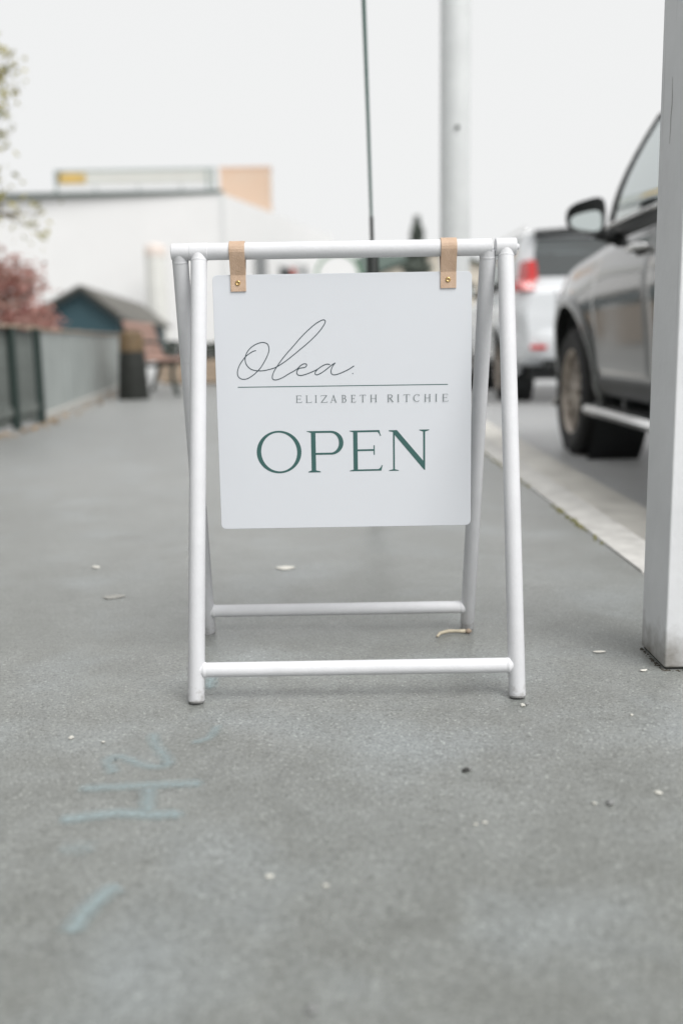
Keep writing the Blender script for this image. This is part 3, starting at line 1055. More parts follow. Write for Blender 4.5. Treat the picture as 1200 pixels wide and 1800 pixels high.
    # doors: panels a few millimetres proud, with a handle
    def panel(name, y0, y1, k0, k1, sx, m_, lift=0.006, cut=None):
        rws = []
        for i in range(25):
            y = lerp(y0, y1, i / 24)
            d = sec_dense(y)
            r = []
            a, b = int(k0 * 5), int(k1 * 5)
            for j in range(a, b + 1):
                x, z = d[j]
                edge = 0.0 if (i in (0, 24) or j in (a, b)) else lift
                r.append((sx * (x + edge), y, z))
            rws.append(r)
        return MB().grid(rws).build(name, m_, car, auto=True)
    for sx in (-1, 1):
        for (y0, y1) in ((p['b_y'] + 0.012, fa - 0.52), (ra + 0.50, p['b_y'] - 0.012)):
            d_ = panel("door", y0, y1, 3.8, 9.0, sx, paint)
            zc = bz - 0.115
            yh = y0 + 0.16
            dd = sec_dense(yh)
            xh = max(x for x, z in dd if abs(z - zc) < 0.04)
            h = MB()
            h.tube([(sx * (xh - 0.01), yh - 0.115, zc), (sx * (xh + 0.035), yh - 0.085, zc + 0.004), (sx * (xh + 0.045), yh, zc + 0.006), (sx * (xh + 0.035), yh + 0.085, zc + 0.004), (sx * (xh - 0.01), yh + 0.115, zc)], [0.012, 0.017, 0.017, 0.017, 0.012], 10)
            h.build("handle", p['handle'], d_, smooth=True)
            MB().lathe([(0.001, 0.0), (0.05, 0.002), (0.058, -0.006)], 20, Matrix.Translation((sx * (xh + 0.006), yh, zc - 0.004)) @ Matrix.Rotation(sx * PI / 2, 4, 'Y') @ Matrix.Diagonal((0.7, 1.4, 1, 1))).build("handle_recess", M_trim, d_)
        # sill and side step
        panel("sill", ra + 0.5, fa - 0.5, 2.0, 3.6, sx, M_trim, 0.010)
        if p['step']:
            stp = MB()
            prof = [(W0 - 0.10, 0.30), (W0 + 0.055, 0.30), (W0 + 0.075, 0.325), (W0 + 0.055, 0.352), (W0 - 0.10, 0.352)]
            rws = []
            for i, y in enumerate((ra + 0.52, ra + 0.56, fa - 0.66, fa - 0.60)):
                q = 0.05 if i in (0, 3) else 0.0
                rws.append([(sx * (x - (q if x > W0 else 0)), y, z + (0.01 if q and z > 0.33 else 0)) for x, z in prof])
            stp.grid(rws, wrap=True)
            stp.add(rws[0], [(0, 1, 2, 3, 4)]); stp.add(rws[-1], [(0, 1, 2, 3, 4)])
            so2 = stp.build("side_step", p['step'], car, auto=True)
            for yb in (ra + 0.8, 0.0, fa - 0.9):
                MB().box(sx * (W0 - 0.22), sx * (W0 - 0.09), yb - 0.03, yb + 0.03, 0.31, 0.42).build("step_bracket", M_trim, so2)
    # greenhouse: belt ring and roof ring joined by pillars and glass
    xb, xr = W0 - 0.075, p['xr']
    rear_b, rear_r = -hl + 0.075, -hl + p['rear_slope']
    by = p['b_y']
    pts = {  # name: belt x, y ; roof x, y ; y-curve power
        'rc': (0.0, rear_b, 0.0, rear_r + 0.0), 'rg': (W0 - 0.24, rear_b + 0.015, xr - 0.10, rear_r + 0.01), 'rk': (xb - 0.04, rear_b + 0.09, xr - 0.015, rear_r + 0.07),
        'd': (xb, rear_b + 0.36, xr, rear_r + 0.34), 'c1': (xb, ra + 0.30, xr, ra + 0.28), 'c2': (xb, ra + 0.40, xr, ra + 0.36), 'b1': (xb, by - 0.06, xr, by - 0.09), 'b2': (xb, by + 0.06, xr, by + 0.02),
        'a0': (xb, p['a_b'] - 0.115, xr, p['a_r'] - 0.055), 'a1': (xb - 0.002, p['a_b'] - 0.045, xr - 0.004, p['a_r'] - 0.02), 'a2': (xb - 0.05, p['a_b'] + 0.04, xr - 0.045, p['a_r'] + 0.045), 'wc': (0.0, p['a_b'] + 0.30, 0.0, p['a_r'] + 0.19)}
    NZ = 8
    def ring(nm, t, sx):
        x0, y0, x1, y1 = pts[nm]
        tp = max(t, 0.0)
        e = tp ** (1.75 if nm in ('a0', 'a1', 'a2', 'wc') else 1.0)
        bulge = 0.022 * math.sin(PI * t)
        zt = RO - 0.075 - (0.0 if nm not in ('rc', 'rg') else 0.02)
        z0 = bz - 0.02 if nm not in ('a2', 'wc') else bz - 0.035
        x = lerp(x0, x1, tp ** 1.35) + bulge * (0 if x0 == 0 else 1)
        return Vector((sx * x, lerp(y0, y1, e), lerp(z0, zt, t)))
    def pane(name, a, b, sx, m_, n=8, t0=0.0, t1=1.0, inset=0.0):
        rws = []
        for i in range(NZ + 1):
            t = lerp(t0, t1, i / NZ)
            A, B = ring(a, t, sx), ring(b, t, sx)
            r = []
            for k in range(n + 1):
                q = A.lerp(B, k / n)
                if inset:
                    q = q - Vector((sx * inset, 0, 0))
                r.append(q)
            rws.append(r)
        return MB().grid(rws)
    for sx in (-1, 1):
        pane("g", 'a0', 'b2', sx, M_glass, t0=0.165, t1=0.965, inset=0.010).build("side_window", M_sideglass, car, smooth=True, recalc=True)
        pane("g", 'b1', 'c2', sx, M_glass, t0=0.165, t1=0.965, inset=0.010).build("side_window", p['rear_glass'], car, smooth=True)
        pane("g", 'c1', 'd', sx, M_glass, t0=0.12, t1=0.95, inset=0.010).build("side_window", p['rear_glass'], car, smooth=True)
        for a, b, m_, nm in (('rg', 'rk', paint, "pillar"), ('rk', 'd', paint, "pillar"), ('c1', 'c2', M_trim, "pillar"), ('b1', 'b2', M_trim, "pillar"), ('a0', 'a1', M_trim, "window_frame"), ('a1', 'a2', paint, "pillar")):
            pm = pane(nm, a, b, sx, m_, n=3)
            pm.v = list(pm.v)
            o = pm.build(nm, m_, car, auto=True)
            so3 = o.modifiers.new("solid", 'SOLIDIFY'); so3.thickness = 0.028; so3.offset = -1 if sx > 0 else -1
        # belt moulding and upper frame
        cm = MB()
        rows_ = []
        for nm in ('a1', 'b2', 'b1', 'c2', 'c1', 'd'):
            q = ring(nm, 0.165, sx)
            rows_.append(q + Vector((sx * 0.004, 0, 0)))
        cm.tube(rows_, 0.013, 8)
        cm.build("belt_moulding", p['belt_mat'], car, smooth=True)
        fm = MB()
        fm.grid([[ring(nm, t, sx) - Vector((sx * 0.004, 0, 0)) for nm in ('a1', 'a0', 'b2', 'b1', 'c2', 'c1', 'd')] for t in (-0.03, 0.08, 0.17)])
        fm.build("window_frame", M_trim, car)
        fm = MB()
        fm.grid([[ring(nm, t, sx) - Vector((sx * 0.002, 0, 0)) for nm in ('a1', 'a0', 'b2', 'b1', 'c2', 'c1', 'd')] for t in (0.955, 0.98, 1.0)])
        fm.build("window_frame", M_trim, car)
    # windscreen and rear window
    for nm, seq, m_, t0, t1 in (("windscreen", ('a2', 'wc'), M_glass, 0.0, 1.0), ("rear_window", ('rg', 'rc'), M_privacy, 0.16, 0.93)):
        rws = []
        for i in range(NZ + 1):
            t = lerp(t0, t1, i / NZ)
            E_, Cc = ring(seq[0], t, -1), ring(seq[1], t, -1)
            r = []
            for k in range(17):
                u = -1 + 2 * k / 16
                r.append((abs(E_.x) * u, lerp(Cc.y, E_.y, abs(u) ** 2.2), lerp(Cc.z, E_.z, abs(u) ** 2)))
            rws.append(r)
        MB().grid(rws).build(nm, m_, car, smooth=True)
    # tailgate strip below and above the rear glass
    for t0, t1 in ((-0.10, 0.165), (0.925, 1.0)):
        rws = []
        for t in (t0, (t0 + t1) / 2, t1):
            E_, Cc = ring('rg', t, -1), ring('rc', t, -1)
            rws.append([(abs(E_.x) * u, lerp(Cc.y, E_.y, abs(u) ** 2.2) - 0.003, lerp(Cc.z, E_.z, abs(u) ** 2)) for u in [-1 + k / 8 for k in range(17)]])
        MB().grid(rws).build("tailgate_rim", paint, car, smooth=True)
    # roof skin
    rows_ = []
    order = ['rk', 'd', 'c1', 'c2', 'b1', 'b2', 'a0', 'a1']
    front = ring('wc', 1.0, -1)
    rear = ring('rc', 1.0, -1)
    edge_y = [rear_r + 0.0] + [ring(n_, 1.0, -1).y for n_ in ('rk', 'd', 'c1', 'c2', 'b1', 'b2', 'a0', 'a1', 'a2')]
    rws = []
    y0r, y1r = rear.y - 0.01, front.y
    for i in range(25):
        s_ = i / 24
        r = []
        for k in range(17):
            u = -1 + 2 * k / 16
            ye = lerp(ring('rg', 1, -1).y, ring('a2', 1, -1).y, s_)
            yc = lerp(y0r, y1r, s_)
            y = lerp(yc, ye, abs(u) ** 2.2)
            xe = min(xr, xr - 0.10 + 0.10 * min(1, s_ / 0.08), xr - 0.045 + 0.045 * min(1, (1 - s_) / 0.06))
            crown = 0.075 * (1 - abs(u) ** 2.6) * min(1.0, 0.25 + 1.6 * min(s_, 1 - s_) ** 0.6)
            r.append((xe * u, y, RO - 0.078 + crown))
        rws.append(r)
    ro = MB().grid(rws).build("roof", paint, car, smooth=True)
    for sx in (-1, 1):
        rl = MB()
        rl.tube([(sx * (xr - 0.06), rear_r + 0.35, RO - 0.05), (sx * (xr - 0.06), rear_r + 0.45, RO + 0.02), (sx * (xr - 0.06), 0.0, RO + 0.035), (sx * (xr - 0.06), p['a_r'] - 0.25, RO + 0.01), (sx * (xr - 0.06), p['a_r'] - 0.15, RO - 0.05)], 0.016, 8)
        rl.build("roof_rail", M_chrome, car, smooth=True)
    # rear spoiler
    MB().grid([[(xr * 0.93 * u, rear_r + 0.10, RO - 0.015 - 0.03 * u * u) for u in (-1, -0.5, 0, 0.5, 1)], [(xr * 0.93 * u, rear_r - 0.13 + 0.03 * u * u, RO - 0.035 - 0.03 * u * u) for u in (-1, -0.5, 0, 0.5, 1)], [(xr * 0.92 * u, rear_r - 0.12 + 0.03 * u * u, RO - 0.075 - 0.03 * u * u) for u in (-1, -0.5, 0, 0.5, 1)], [(xr * 0.92 * u, rear_r + 0.06, RO - 0.10 - 0.03 * u * u) for u in (-1, -0.5, 0, 0.5, 1)]]).build("spoiler", p['spoiler'], car, auto=True)
    # interior: seats, dash, steering wheel
    for sy in (p['b_y'] - 0.05, ra + 0.45):
        for sx in (-0.38, 0.38):
            st = MB()
            st.box(sx - 0.24, sx + 0.24, sy - 0.10, sy + 0.06, bz - 0.10, bz + 0.22, Matrix.Identity(4))
            st.tube([(sx, sy - 0.06, bz + 0.20), (sx, sy - 0.08, bz + 0.30)], 0.03, 8)
            st.box(sx - 0.14, sx + 0.14, sy - 0.14, sy - 0.03, bz + 0.26, bz + 0.43)
            st.build("seat", M_seat, car, bevel=0.035)
    MB().box(-W0 + 0.16, W0 - 0.16, rear_b + 0.10, p['a_b'] - 0.02, bz - 0.05, bz + 0.018).build("cabin_floor", M_interior, car)
    MB().box(-W0 + 0.2, W0 - 0.2, p['a_b'] - 0.22, p['a_b'] + 0.10, bz - 0.06, bz + 0.05).build("dashboard", M_interior, car, bevel=0.03)
    MB().lathe([(0.17 + 0.015 * math.cos(a * PI / 4), 0.015 * math.sin(a * PI / 4)) for a in range(8)], 24, Matrix.Translation((0.38, p['a_b'] - 0.36, bz + 0.08)) @ Matrix.Rotation(math.radians(40), 4, 'X'), close=True).build("steering_wheel", M_interior, car, smooth=True)
    # door mirrors
    for sx in (-1, 1):
        mx_, my_, mz_ = sx * (W0 + 0.112), p['a_b'] - 0.36, bz + 0.095
        hz = MB()
        rws = []
        for i, (dy, sc_) in enumerate(((0.0, 1.0), (0.035, 1.03), (0.075, 0.97), (0.11, 0.80), (0.135, 0.50), (0.142, 0.05))):
            r = []
            for k in range(28):
                w = 2 * PI * k / 28
                ex = 3.4
                cx_, cz_ = math.cos(w), math.sin(w)
                q = (abs(cx_) ** ex + abs(cz_) ** ex) ** (-1 / ex)
                X, Z = 0.098 * q * cx_, 0.084 * q * cz_
                Z *= 1.0 - 0.32 * (X / 0.098)          # taller towards the car
                r.append((mx_ + sx * X * sc_, my_ + dy, mz_ + Z * sc_))
            rws.append(r)
        hz.grid(rws, wrap=True)
        hz.add(rws[-1], [tuple(range(28))])
        mo_ = hz.build("mirror", p['mirror'], car, smooth=True)
        g = MB()
        g.add([(mx_ + (q[0] - mx_) * 0.80, my_ + 0.016 + 0.14 * sx * (q[0] - mx_) + 0.06 * (q[2] - mz_), mz_ - 0.024 + (q[2] - mz_) * 0.56) for q in rws[0]], [tuple(range(28))])
        g.build("mirror_glass", M_mirror, mo_).rotation_euler = (0, 0, 0)
        bz_ = MB()  # bezel widened above the glass, standing in for its dark upper reflection
        bz_.grid([rws[0], [(mx_ + (q[0] - mx_) * 0.80, my_ + 0.018 + 0.14 * sx * (q[0] - mx_) + 0.06 * (q[2] - mz_), mz_ - 0.024 + (q[2] - mz_) * 0.56) for q in rws[0]]], wrap=True)
        bz_.build("bezel_dark_reflection", M_trim, mo_)
        MB().tube([(sx * (W0 + 0.05), my_ + 0.06, mz_ - 0.085), (sx * (W0 - 0.09), my_ + 0.07, mz_ - 0.115)], [0.028, 0.038], 10).build("mirror_arm", M_trim, mo_, smooth=True)
    # rear lamps, bumper, plate, exhaust
    for sx in (-1, 1):
        lp = MB()
        z0, z1 = p['lamp_z']
        rws = []
        for i in range(7):
            t = i / 6
            z = lerp(z0, z1, t)
            r = []
            y_in = -hl + (0.012 if z < bz - 0.1 else 0.012 + 0.06 * (z - bz + 0.1) / 0.1 if z < bz else 0.072 + (p['rear_slope'] - 0.075) * (z - bz) / (RO - bz))
            xo = interp(Wt, y_in + 0.08) if z < bz else lerp(W0 - 0.10, W0 - 0.16, (z - bz) / 0.3)
            wd = lerp(0.19, 0.10, t)
            for k in range(6):
                u = k / 5
                x = xo + 0.012 - (wd * (1 - u) if u < 1 else 0)
                yy = y_in - 0.018 + (0.16 * max(0, u - 0.6) / 0.4)
                if k == 5:
                    x += 0.004
                r.append((sx * x, yy, z))
            rws.append(r)
        lp.grid(rws)
        lo = lp.build("tail_lamp", M_red, car, auto=True)
        so4 = lo.modifiers.new("solid", 'SOLIDIFY'); so4.thickness = 0.03; so4.offset = 1 if sx < 0 else -1
        MB().box(sx * (W0 - 0.34), sx * (W0 - 0.17), -hl - 0.060, -hl - 0.035, 0.60, 0.645).build("reflector", M_red, car, bevel=0.006)
        # head lamps
        h = MB()
        rws = []
        for i in range(6):
            z = lerp(bz - 0.36, bz - 0.22, i / 5)
            r = []
            for k in range(7):
                u = k / 6
                y = hl - 0.03 - 0.50 * u * u - 0.05 * i / 5
                x = interp(Wt, y) + 0.012 - 0.02 * (1 - u)
                r.append((sx * x, y, z))
            rws.append(r)
        h.grid(rws).build("head_lamp", M_clear, car, smooth=True)
    bp = MB()
    rws = []
    for k in range(21):
        u = -1 + 2 * k / 20
        x = (W0 - 0.02) * u
        yb = -hl - 0.055 + 0.22 * abs(u) ** 6
        rws.append([(x, yb + 0.10, 0.80), (x, yb + 0.02, 0.795), (x, yb, 0.76), (x, yb + 0.005, 0.60), (x, yb + 0.05, 0.50), (x, yb + 0.14, 0.47)])
    bp.grid(rws).build("rear_bumper", paint, car, auto=True)
    MB().box(-0.62, 0.62, -hl + 0.035, -hl + 0.10, 0.40, 0.50).build("bumper_skirt", M_trim, car, bevel=0.02)
    fb = MB()
    rws = []
    for k in range(21):
        u = -1 + 2 * k / 20
        x = (W0 - 0.05) * u
        yb = hl + 0.05 - 0.42 * abs(u) ** 3.5
        rws.append([(x, yb - 0.10, 0.74), (x, yb - 0.01, 0.72), (x, yb, 0.62), (x, yb - 0.01, 0.46), (x, yb - 0.10, 0.40)])
    fb.grid(rws).build("front_bumper", paint, car, auto=True)
    gr = MB()
    for i in range(4):
        z = bz - 0.23 - 0.055 * i
        gr.box(-0.50, 0.50, hl - 0.05, hl + 0.012, z - 0.012, z + 0.012)
    gr.build("grille", M_chrome, car)
    MB().box(-0.26, 0.26, -hl - 0.072, -hl - 0.058, 0.63, 0.74).build("number_plate", mat("plate_white_" + name, (0.7, 0.7, 0.7), 0.5), car)
    MB().tube([(-0.50, -hl - 0.02, 0.385), (-0.50, -hl + 0.35, 0.40)], 0.038, 16, caps=False).build("exhaust", M_chrome, car, smooth=True)
    MB().box(-W0 + 0.25, W0 - 0.25, -hl + 0.30, hl - 0.35, 0.27, 0.40).build("underbody", M_trim, car)
    return car


P_grey = mat("grey_car_paint", (0.075, 0.079, 0.078), 0.28, 0.75, coat=1.0, var=0.03, scale=3)
P_white = mat("pearl_white_car_paint", (0.66, 0.68, 0.70), 0.30, 0.0, coat=0.8, var=0.03, scale=3)
base = dict(len=4.80, w=1.84, roof=1.85, belt=1.245, fa=1.40, ra=-1.345, R=0.388, arch=0.515, flare=0.06, flare_mat=None, handle=M_chrome, step=M_chrome, xr=0.775, rear_slope=0.34, b_y=-0.12, a_b=0.93, a_r=0.30,
            belt_mat=M_chrome, rear_glass=M_privacy, spoiler=P_grey, mirror=M_trim, lamp_z=(0.92, 1.16))
car1 = make_suv("parked_car", (2.335, 4.80, -0.118), 0.0, P_grey, base)
tag(car1, "dark grey off-road car with chrome side step, parked nearest at the kerb", "car")
p2 = dict(base)
p2.update(len=4.9, w=1.90, roof=1.90, belt=1.28, fa=1.45, ra=-1.36, rear_slope=0.22, handle=P_white, step=None, belt_mat=M_trim, spoiler=M_trim, mirror=P_white, lamp_z=(1.21, 1.52), xr=0.78, arch=0.475, a_b=0.85)
car2 = make_suv("parked_car", (2.80, 13.15, -0.118), math.radians(0.0), P_white, p2)
tag(car2, "white off-road car with a tall red tail lamp, parked ahead of the grey car", "car")

# ------------------------------------------------------------------ fence along the left of the footpath
M_board = mat("grey_green_fence_board", (0.175, 0.195, 0.183), 0.85, var=0.35, scale=6, bump=0.3, bscale=40)
M_panelf = mat("pale_grey_green_fence_sheet", (0.355, 0.385, 0.375), 0.6, var=0.18, scale=1.6)
M_fpost = mat("dark_green_fence_post", (0.025, 0.042, 0.037), 0.6)
M_cap = mat("weathered_timber_rail", (0.42, 0.33, 0.25), 0.85, var=0.3, scale=7)
M_concrete = mat("pale_concrete", (0.46, 0.455, 0.43), 0.85, var=0.15, scale=3)

nf = empty("board_fence", (-2.40, 7.93, 0))
tag(nf, "dark grey-green vertical board fence with dark posts at the left edge of the footpath", "fence")
bd = MB().box(-0.010, 0.010, 0.003, 0.097, 0.03, 0.725)
b0 = None
yy = -0.06
while yy > -2.7:
    if b0 is None:
        o = b0 = bd.build("board", M_board, nf, bevel=0.002)
    else:
        o = share(b0, nf)
    o.location = (random.uniform(-0.004, 0.004) - 0.0, yy - 0.10, random.uniform(-0.008, 0.006))
    yy -= 0.102
for yp in (0.0, -0.62, -1.9):
    MB().box(0.012, 0.062, yp - 0.03, yp + 0.03, 0.0, 0.735).build("post", M_fpost, nf, bevel=0.004)
MB().box(0.012, 0.030, -2.7, -0.03, 0.10, 0.16).build("rail", M_board, nf)
MB().box(-0.02, 0.055, -2.7, 0.03, 0.737, 0.757).build("cap_rail", M_cap, nf, bevel=0.003)

A_, B_ = Vector((-2.42, 8.0, 0)), Vector((-3.08, 14.4, 0))
d_ = (B_ - A_)
Ln = d_.length
ff = empty("sheet_fence", A_, math.atan2(d_.y, d_.x))
tag(ff, "pale grey-green smooth panel fence running back to the bench", "fence")
npan = 4
pw = Ln / npan
f0 = None
for i in range(npan):
    # shallow ribbed steel sheet
    if f0 is None:
        prof = []
        nx = 24
        for k in range(nx):
            u = k / nx * (pw - 0.05) + 0.025
            h = (0.0, 0.0, 0.006, 0.006)[k % 4]
            prof.append((u, h))
        rows = [[(u, -h - 0.002, 0.06) for u, h in prof], [(u, -h - 0.002, 0.715) for u, h in prof]]
        f0 = MB().grid(rows).build("fence_sheet", M_panelf, ff)
        sm3 = f0.modifiers.new("solid", 'SOLIDIFY'); sm3.thickness = 0.004
        o = f0
    else:
        o = share(f0, ff)
    o.location = (i * pw, 0, 0)
for i in range(npan + 1):
    MB().box(i * pw - 0.022, i * pw + 0.022, -0.012, 0.035, 0.0, 0.725).build("post", M_panelf, ff)
for i in range(npan):
    MB().box(i * pw + 0.002, (i + 1) * pw - 0.002, -0.026, 0.04, 0.727, 0.748).build("cap_rail", M_cap, ff, bevel=0.003)
MB().box(0, Ln, -0.05, 0.05, 0.0, 0.055).build("plinth", M_concrete, ff)

# dry leaves gathered along the foot of the fence
M_dry = mat("dry_leaf", (0.38, 0.25, 0.09), 0.8, c2=(0.30, 0.16, 0.07), scale=40)
lf = MB()
rnd = random.Random(11)
for i in range(260):
    t = rnd.random()
    if rnd.random() < 0.5:
        p = A_.lerp(B_, t) + Vector((abs(rnd.gauss(0.05, 0.10)) + 0.05, 0, 0))
    else:
        p = Vector((-2.30 + abs(rnd.gauss(0, 0.07)), 5.6 + 2.4 * t, 0))
    s_ = rnd.uniform(0.014, 0.034)
    Q = Matrix.Translation(p + Vector((0, 0, 0.004 + rnd.random() * 0.01))) @ Matrix.Rotation(rnd.uniform(0, 6.3), 4, 'Z') @ Matrix.Rotation(rnd.uniform(-0.5, 0.5), 4, 'X')
    lf.add([Q @ Vector(v) for v in ((-s_, 0, 0), (0, -s_ * 0.5, 0.003), (s_, 0, 0.006), (0, s_ * 0.5, 0.003))], [(0, 1, 2, 3)])
o = lf.build("leaf_litter", M_dry, recalc=False)
structure(o, "stuff")
o["label"] = "dry yellowish leaves scattered along the foot of the fence"

# ------------------------------------------------------------------ unseen shop at left, added to block sky light from the near footpath
M_shop = mat("pale_grey_shop_paint", (0.78, 0.79, 0.79), 0.6, var=0.12, scale=2)
M_shopglass = mat("shop_glass", (0.10, 0.11, 0.11), 0.06, coat=0.5)
shop = empty("unseen_shopfront", (-1.75, -2.0, 0))
tag(shop, "unseen pale grey weatherboard building with wide windows, added left of the footpath to block sky light", "shop")
MB().box(-2.2, -0.02, -6.0, 6.2, -0.1, 4.2).build("wall", M_shop, shop)
for k in range(20):
    MB().box(-0.018, 0.004, -6.0, 6.2, 0.30 + k * 0.195, 0.488 + k * 0.195).build("weatherboard", M_shop, shop)
MB().box(-0.018, 0.03, -6.05, 6.25, 0.0, 0.28).build("plinth", M_concrete, shop)
for y0, y1 in ((-5.0, -1.4), (1.2, 5.2)):
    wn_ = MB().box(0.006, 0.022, y0, y1, 0.75, 2.45).build("window", M_shopglass, shop)
    for yy0, yy1, z0, z1 in ((y0 - 0.08, y1 + 0.08, 2.452, 2.55), (y0 - 0.08, y1 + 0.08, 0.65, 0.748), (y0 - 0.08, y0 - 0.002, 0.75, 2.45), (y1 + 0.002, y1 + 0.08, 0.75, 2.45)):
        MB().box(0.006, 0.06, yy0, yy1, z0, z1).build("window_frame", M_post, wn_)
dr = MB().box(0.006, 0.05, -0.9, 0.5, 0.02, 2.2).build("door", M_fpost, shop, bevel=0.004)
MB().tube([(0.05, 0.35, 0.95), (0.10, 0.35, 0.97), (0.10, 0.35, 1.20), (0.05, 0.35, 1.22)], 0.011, 10).build("handle", M_brass, dr, smooth=True)
MB().box(-2.3, 0.25, -6.1, 6.3, 4.2, 4.32).build("parapet", M_shop, shop)

# ------------------------------------------------------------------ litter bin, bench, planter
M_bin = mat("dark_bin_paint", (0.020, 0.022, 0.019), 0.6, var=0.3, scale=8)
M_binw = mat("ochre_bin_hood", (0.15, 0.10, 0.05), 0.7, var=0.35, scale=9)
bn = empty("litter_bin", (-2.285, 11.15, 0))
tag(bn, "dark litter bin with an ochre hood between the fence and the bench", "bin")
MB().lathe([(0.001, 0.0), (0.165, 0.0), (0.172, 0.02), (0.142, 0.52), (0.001, 0.53)], 28).build("body", M_bin, bn, auto=True)
MB().lathe([(0.140, 0.525), (0.128, 0.70), (0.112, 0.735), (0.06, 0.755), (0.001, 0.758)], 28).build("hood", M_binw, bn, auto=True)

M_slat = mat("faded_pink_timber", (0.37, 0.235, 0.19), 0.8, var=0.22, scale=9, bump=0.2, bscale=30)
M_iron = mat("dark_green_cast_iron", (0.018, 0.030, 0.025), 0.55)
bench = empty("park_bench", (-2.36, 12.45, 0))
tag(bench, "faded pink slatted park bench with dark iron ends, beyond the litter bin", "bench")
for yy in (-0.78, 0.78):
    e_ = MB()
    e_.tube([(-0.10, yy, 0.0), (-0.02, yy, 0.25), (0.0, yy, 0.40), (-0.06, yy, 0.62), (-0.13, yy, 0.82)], [0.03, 0.024, 0.026, 0.024, 0.02], 10)
    e_.tube([(0.48, yy, 0.0), (0.42, yy, 0.22), (0.44, yy, 0.40)], [0.03, 0.024, 0.026], 10)
    e_.tube([(0.0, yy, 0.38), (0.22, yy, 0.36), (0.45, yy, 0.39)], 0.022, 10)
    e_.tube([(-0.05, yy, 0.60), (0.18, yy, 0.63), (0.42, yy, 0.60), (0.45, yy, 0.50), (0.44, yy, 0.40)], 0.018, 10)
    e_.build("end_frame", M_iron, bench, auto=True)
for k in range(5):
    t = k / 4
    x, z = lerp(0.035, -0.085, t), lerp(0.47, 0.83, t)
    Q = Matrix.Translation((x, 0, z)) @ Matrix.Rotation(math.radians(-19), 4, 'Y')
    MB().box(-0.014, 0.014, -0.88, 0.88, -0.040, 0.040, Q).build("back_slat", M_slat, bench, bevel=0.006)
for k in range(5):
    x = lerp(0.06, 0.44, k / 4)
    MB().box(x - 0.036, x + 0.036, -0.88, 0.88, 0.405, 0.435).build("seat_slat", M_slat, bench, bevel=0.006)

pl = empty("planter_box", (-2.02, 15.2, 0))
tag(pl, "low brown timber planter with dark clipped plants, behind the stand's left legs", "planter")
for i in range(4):
    MB().box(-0.62, 0.62, -0.30, -0.275, 0.03 + i * 0.085, 0.11 + i * 0.085).build("plank", M_cap, pl, bevel=0.004)
    MB().box(-0.62, 0.62, 0.275, 0.30, 0.03 + i * 0.085, 0.11 + i * 0.085).build("plank", M_cap, pl, bevel=0.004)
    for sx in (-1, 1):
        MB().box(sx * 0.645 - 0.0125, sx * 0.645 + 0.0125, -0.30, 0.30, 0.03 + i * 0.085, 0.11 + i * 0.085).build("plank", M_cap, pl, bevel=0.004)
MB().box(-0.61, 0.61, -0.27, 0.27, 0.02, 0.33).build("soil", M_bin, pl)
M_hedge = mat("dark_hedge_leaf", (0.020, 0.032, 0.018), 0.7, var=0.4, scale=30)
def leaf_cloud(name, m_, parent, n, pos, size, seed, flat=0.5):
    rnd = random.Random(seed)
    mb = MB()
    for i in range(n):
        p = Vector(pos(rnd))
        s_ = rnd.uniform(*size)
        Q = Matrix.Translation(p) @ Matrix.Rotation(rnd.uniform(0, 6.3), 4, 'Z') @ Matrix.Rotation(rnd.uniform(-1.2, 1.2), 4, 'X') @ Matrix.Rotation(rnd.uniform(-1.2, 1.2), 4, 'Y')
        mb.add([Q @ Vector(v) for v in ((-s_, 0, 0), (-s_ * 0.2, -s_ * flat, s_ * 0.12), (s_, 0, 0), (-s_ * 0.2, s_ * flat, s_ * 0.12))], [(0, 1, 2), (0, 2, 3)])
    return mb.build(name, m_, parent, recalc=False)
leaf_cloud("foliage", M_hedge, pl, 1500, lambda r: (r.uniform(-0.6, 0.6), r.uniform(-0.27, 0.27), 0.34 + 0.27 * r.random()), (0.02, 0.04), 5)

# ------------------------------------------------------------------ trees at the left
M_bark = mat("brown_bark", (0.10, 0.078, 0.058), 0.9, var=0.35, scale=20, bump=0.5, bscale=40)
def leaf_material(name, c, c2, c3):
    M = bpy.data.materials.new(name)
    M.use_nodes = True
    nt = M.node_tree
    N, L = nt.nodes, nt.links
    b = N['Principled BSDF']
    b.inputs['Roughness'].default_value = 0.6
    g = N.new('ShaderNodeTexCoord')
    v = N.new('ShaderNodeTexVoronoi'); v.inputs['Scale'].default_value = 7.0
    L.new(g.outputs['Object'], v.inputs['Vector'])
    sp2 = N.new('ShaderNodeSeparateColor'); L.new(v.outputs['Color'], sp2.inputs[0])
    r = N.new('ShaderNodeValToRGB')
    r.color_ramp.elements[0].color = c; r.color_ramp.elements[1].color = c3
    e = r.color_ramp.elements.new(0.5); e.color = c2
    L.new(sp2.outputs[0], r.inputs['Fac'])
    L.new(r.outputs[0], b.inputs['Base Color'])
    tl = N.new('ShaderNodeBsdfTranslucent'); L.new(r.outputs[0], tl.inputs[0])
    mx = N.new('ShaderNodeMixShader'); mx.inputs[0].default_value = 0.35
    L.new(b.outputs[0], mx.inputs[1]); L.new(tl.outputs[0], mx.inputs[2])
    L.new(mx.outputs[0], N['Material Output'].inputs[0])
    return M
M_leafy = leaf_material("yellow_green_leaf", (0.27, 0.25, 0.045, 1), (0.42, 0.36, 0.08, 1), (0.14, 0.15, 0.05, 1))
M_leafr = leaf_material("dusky_red_leaf", (0.46, 0.22, 0.19, 1), (0.55, 0.33, 0.29, 1), (0.26, 0.15, 0.11, 1))

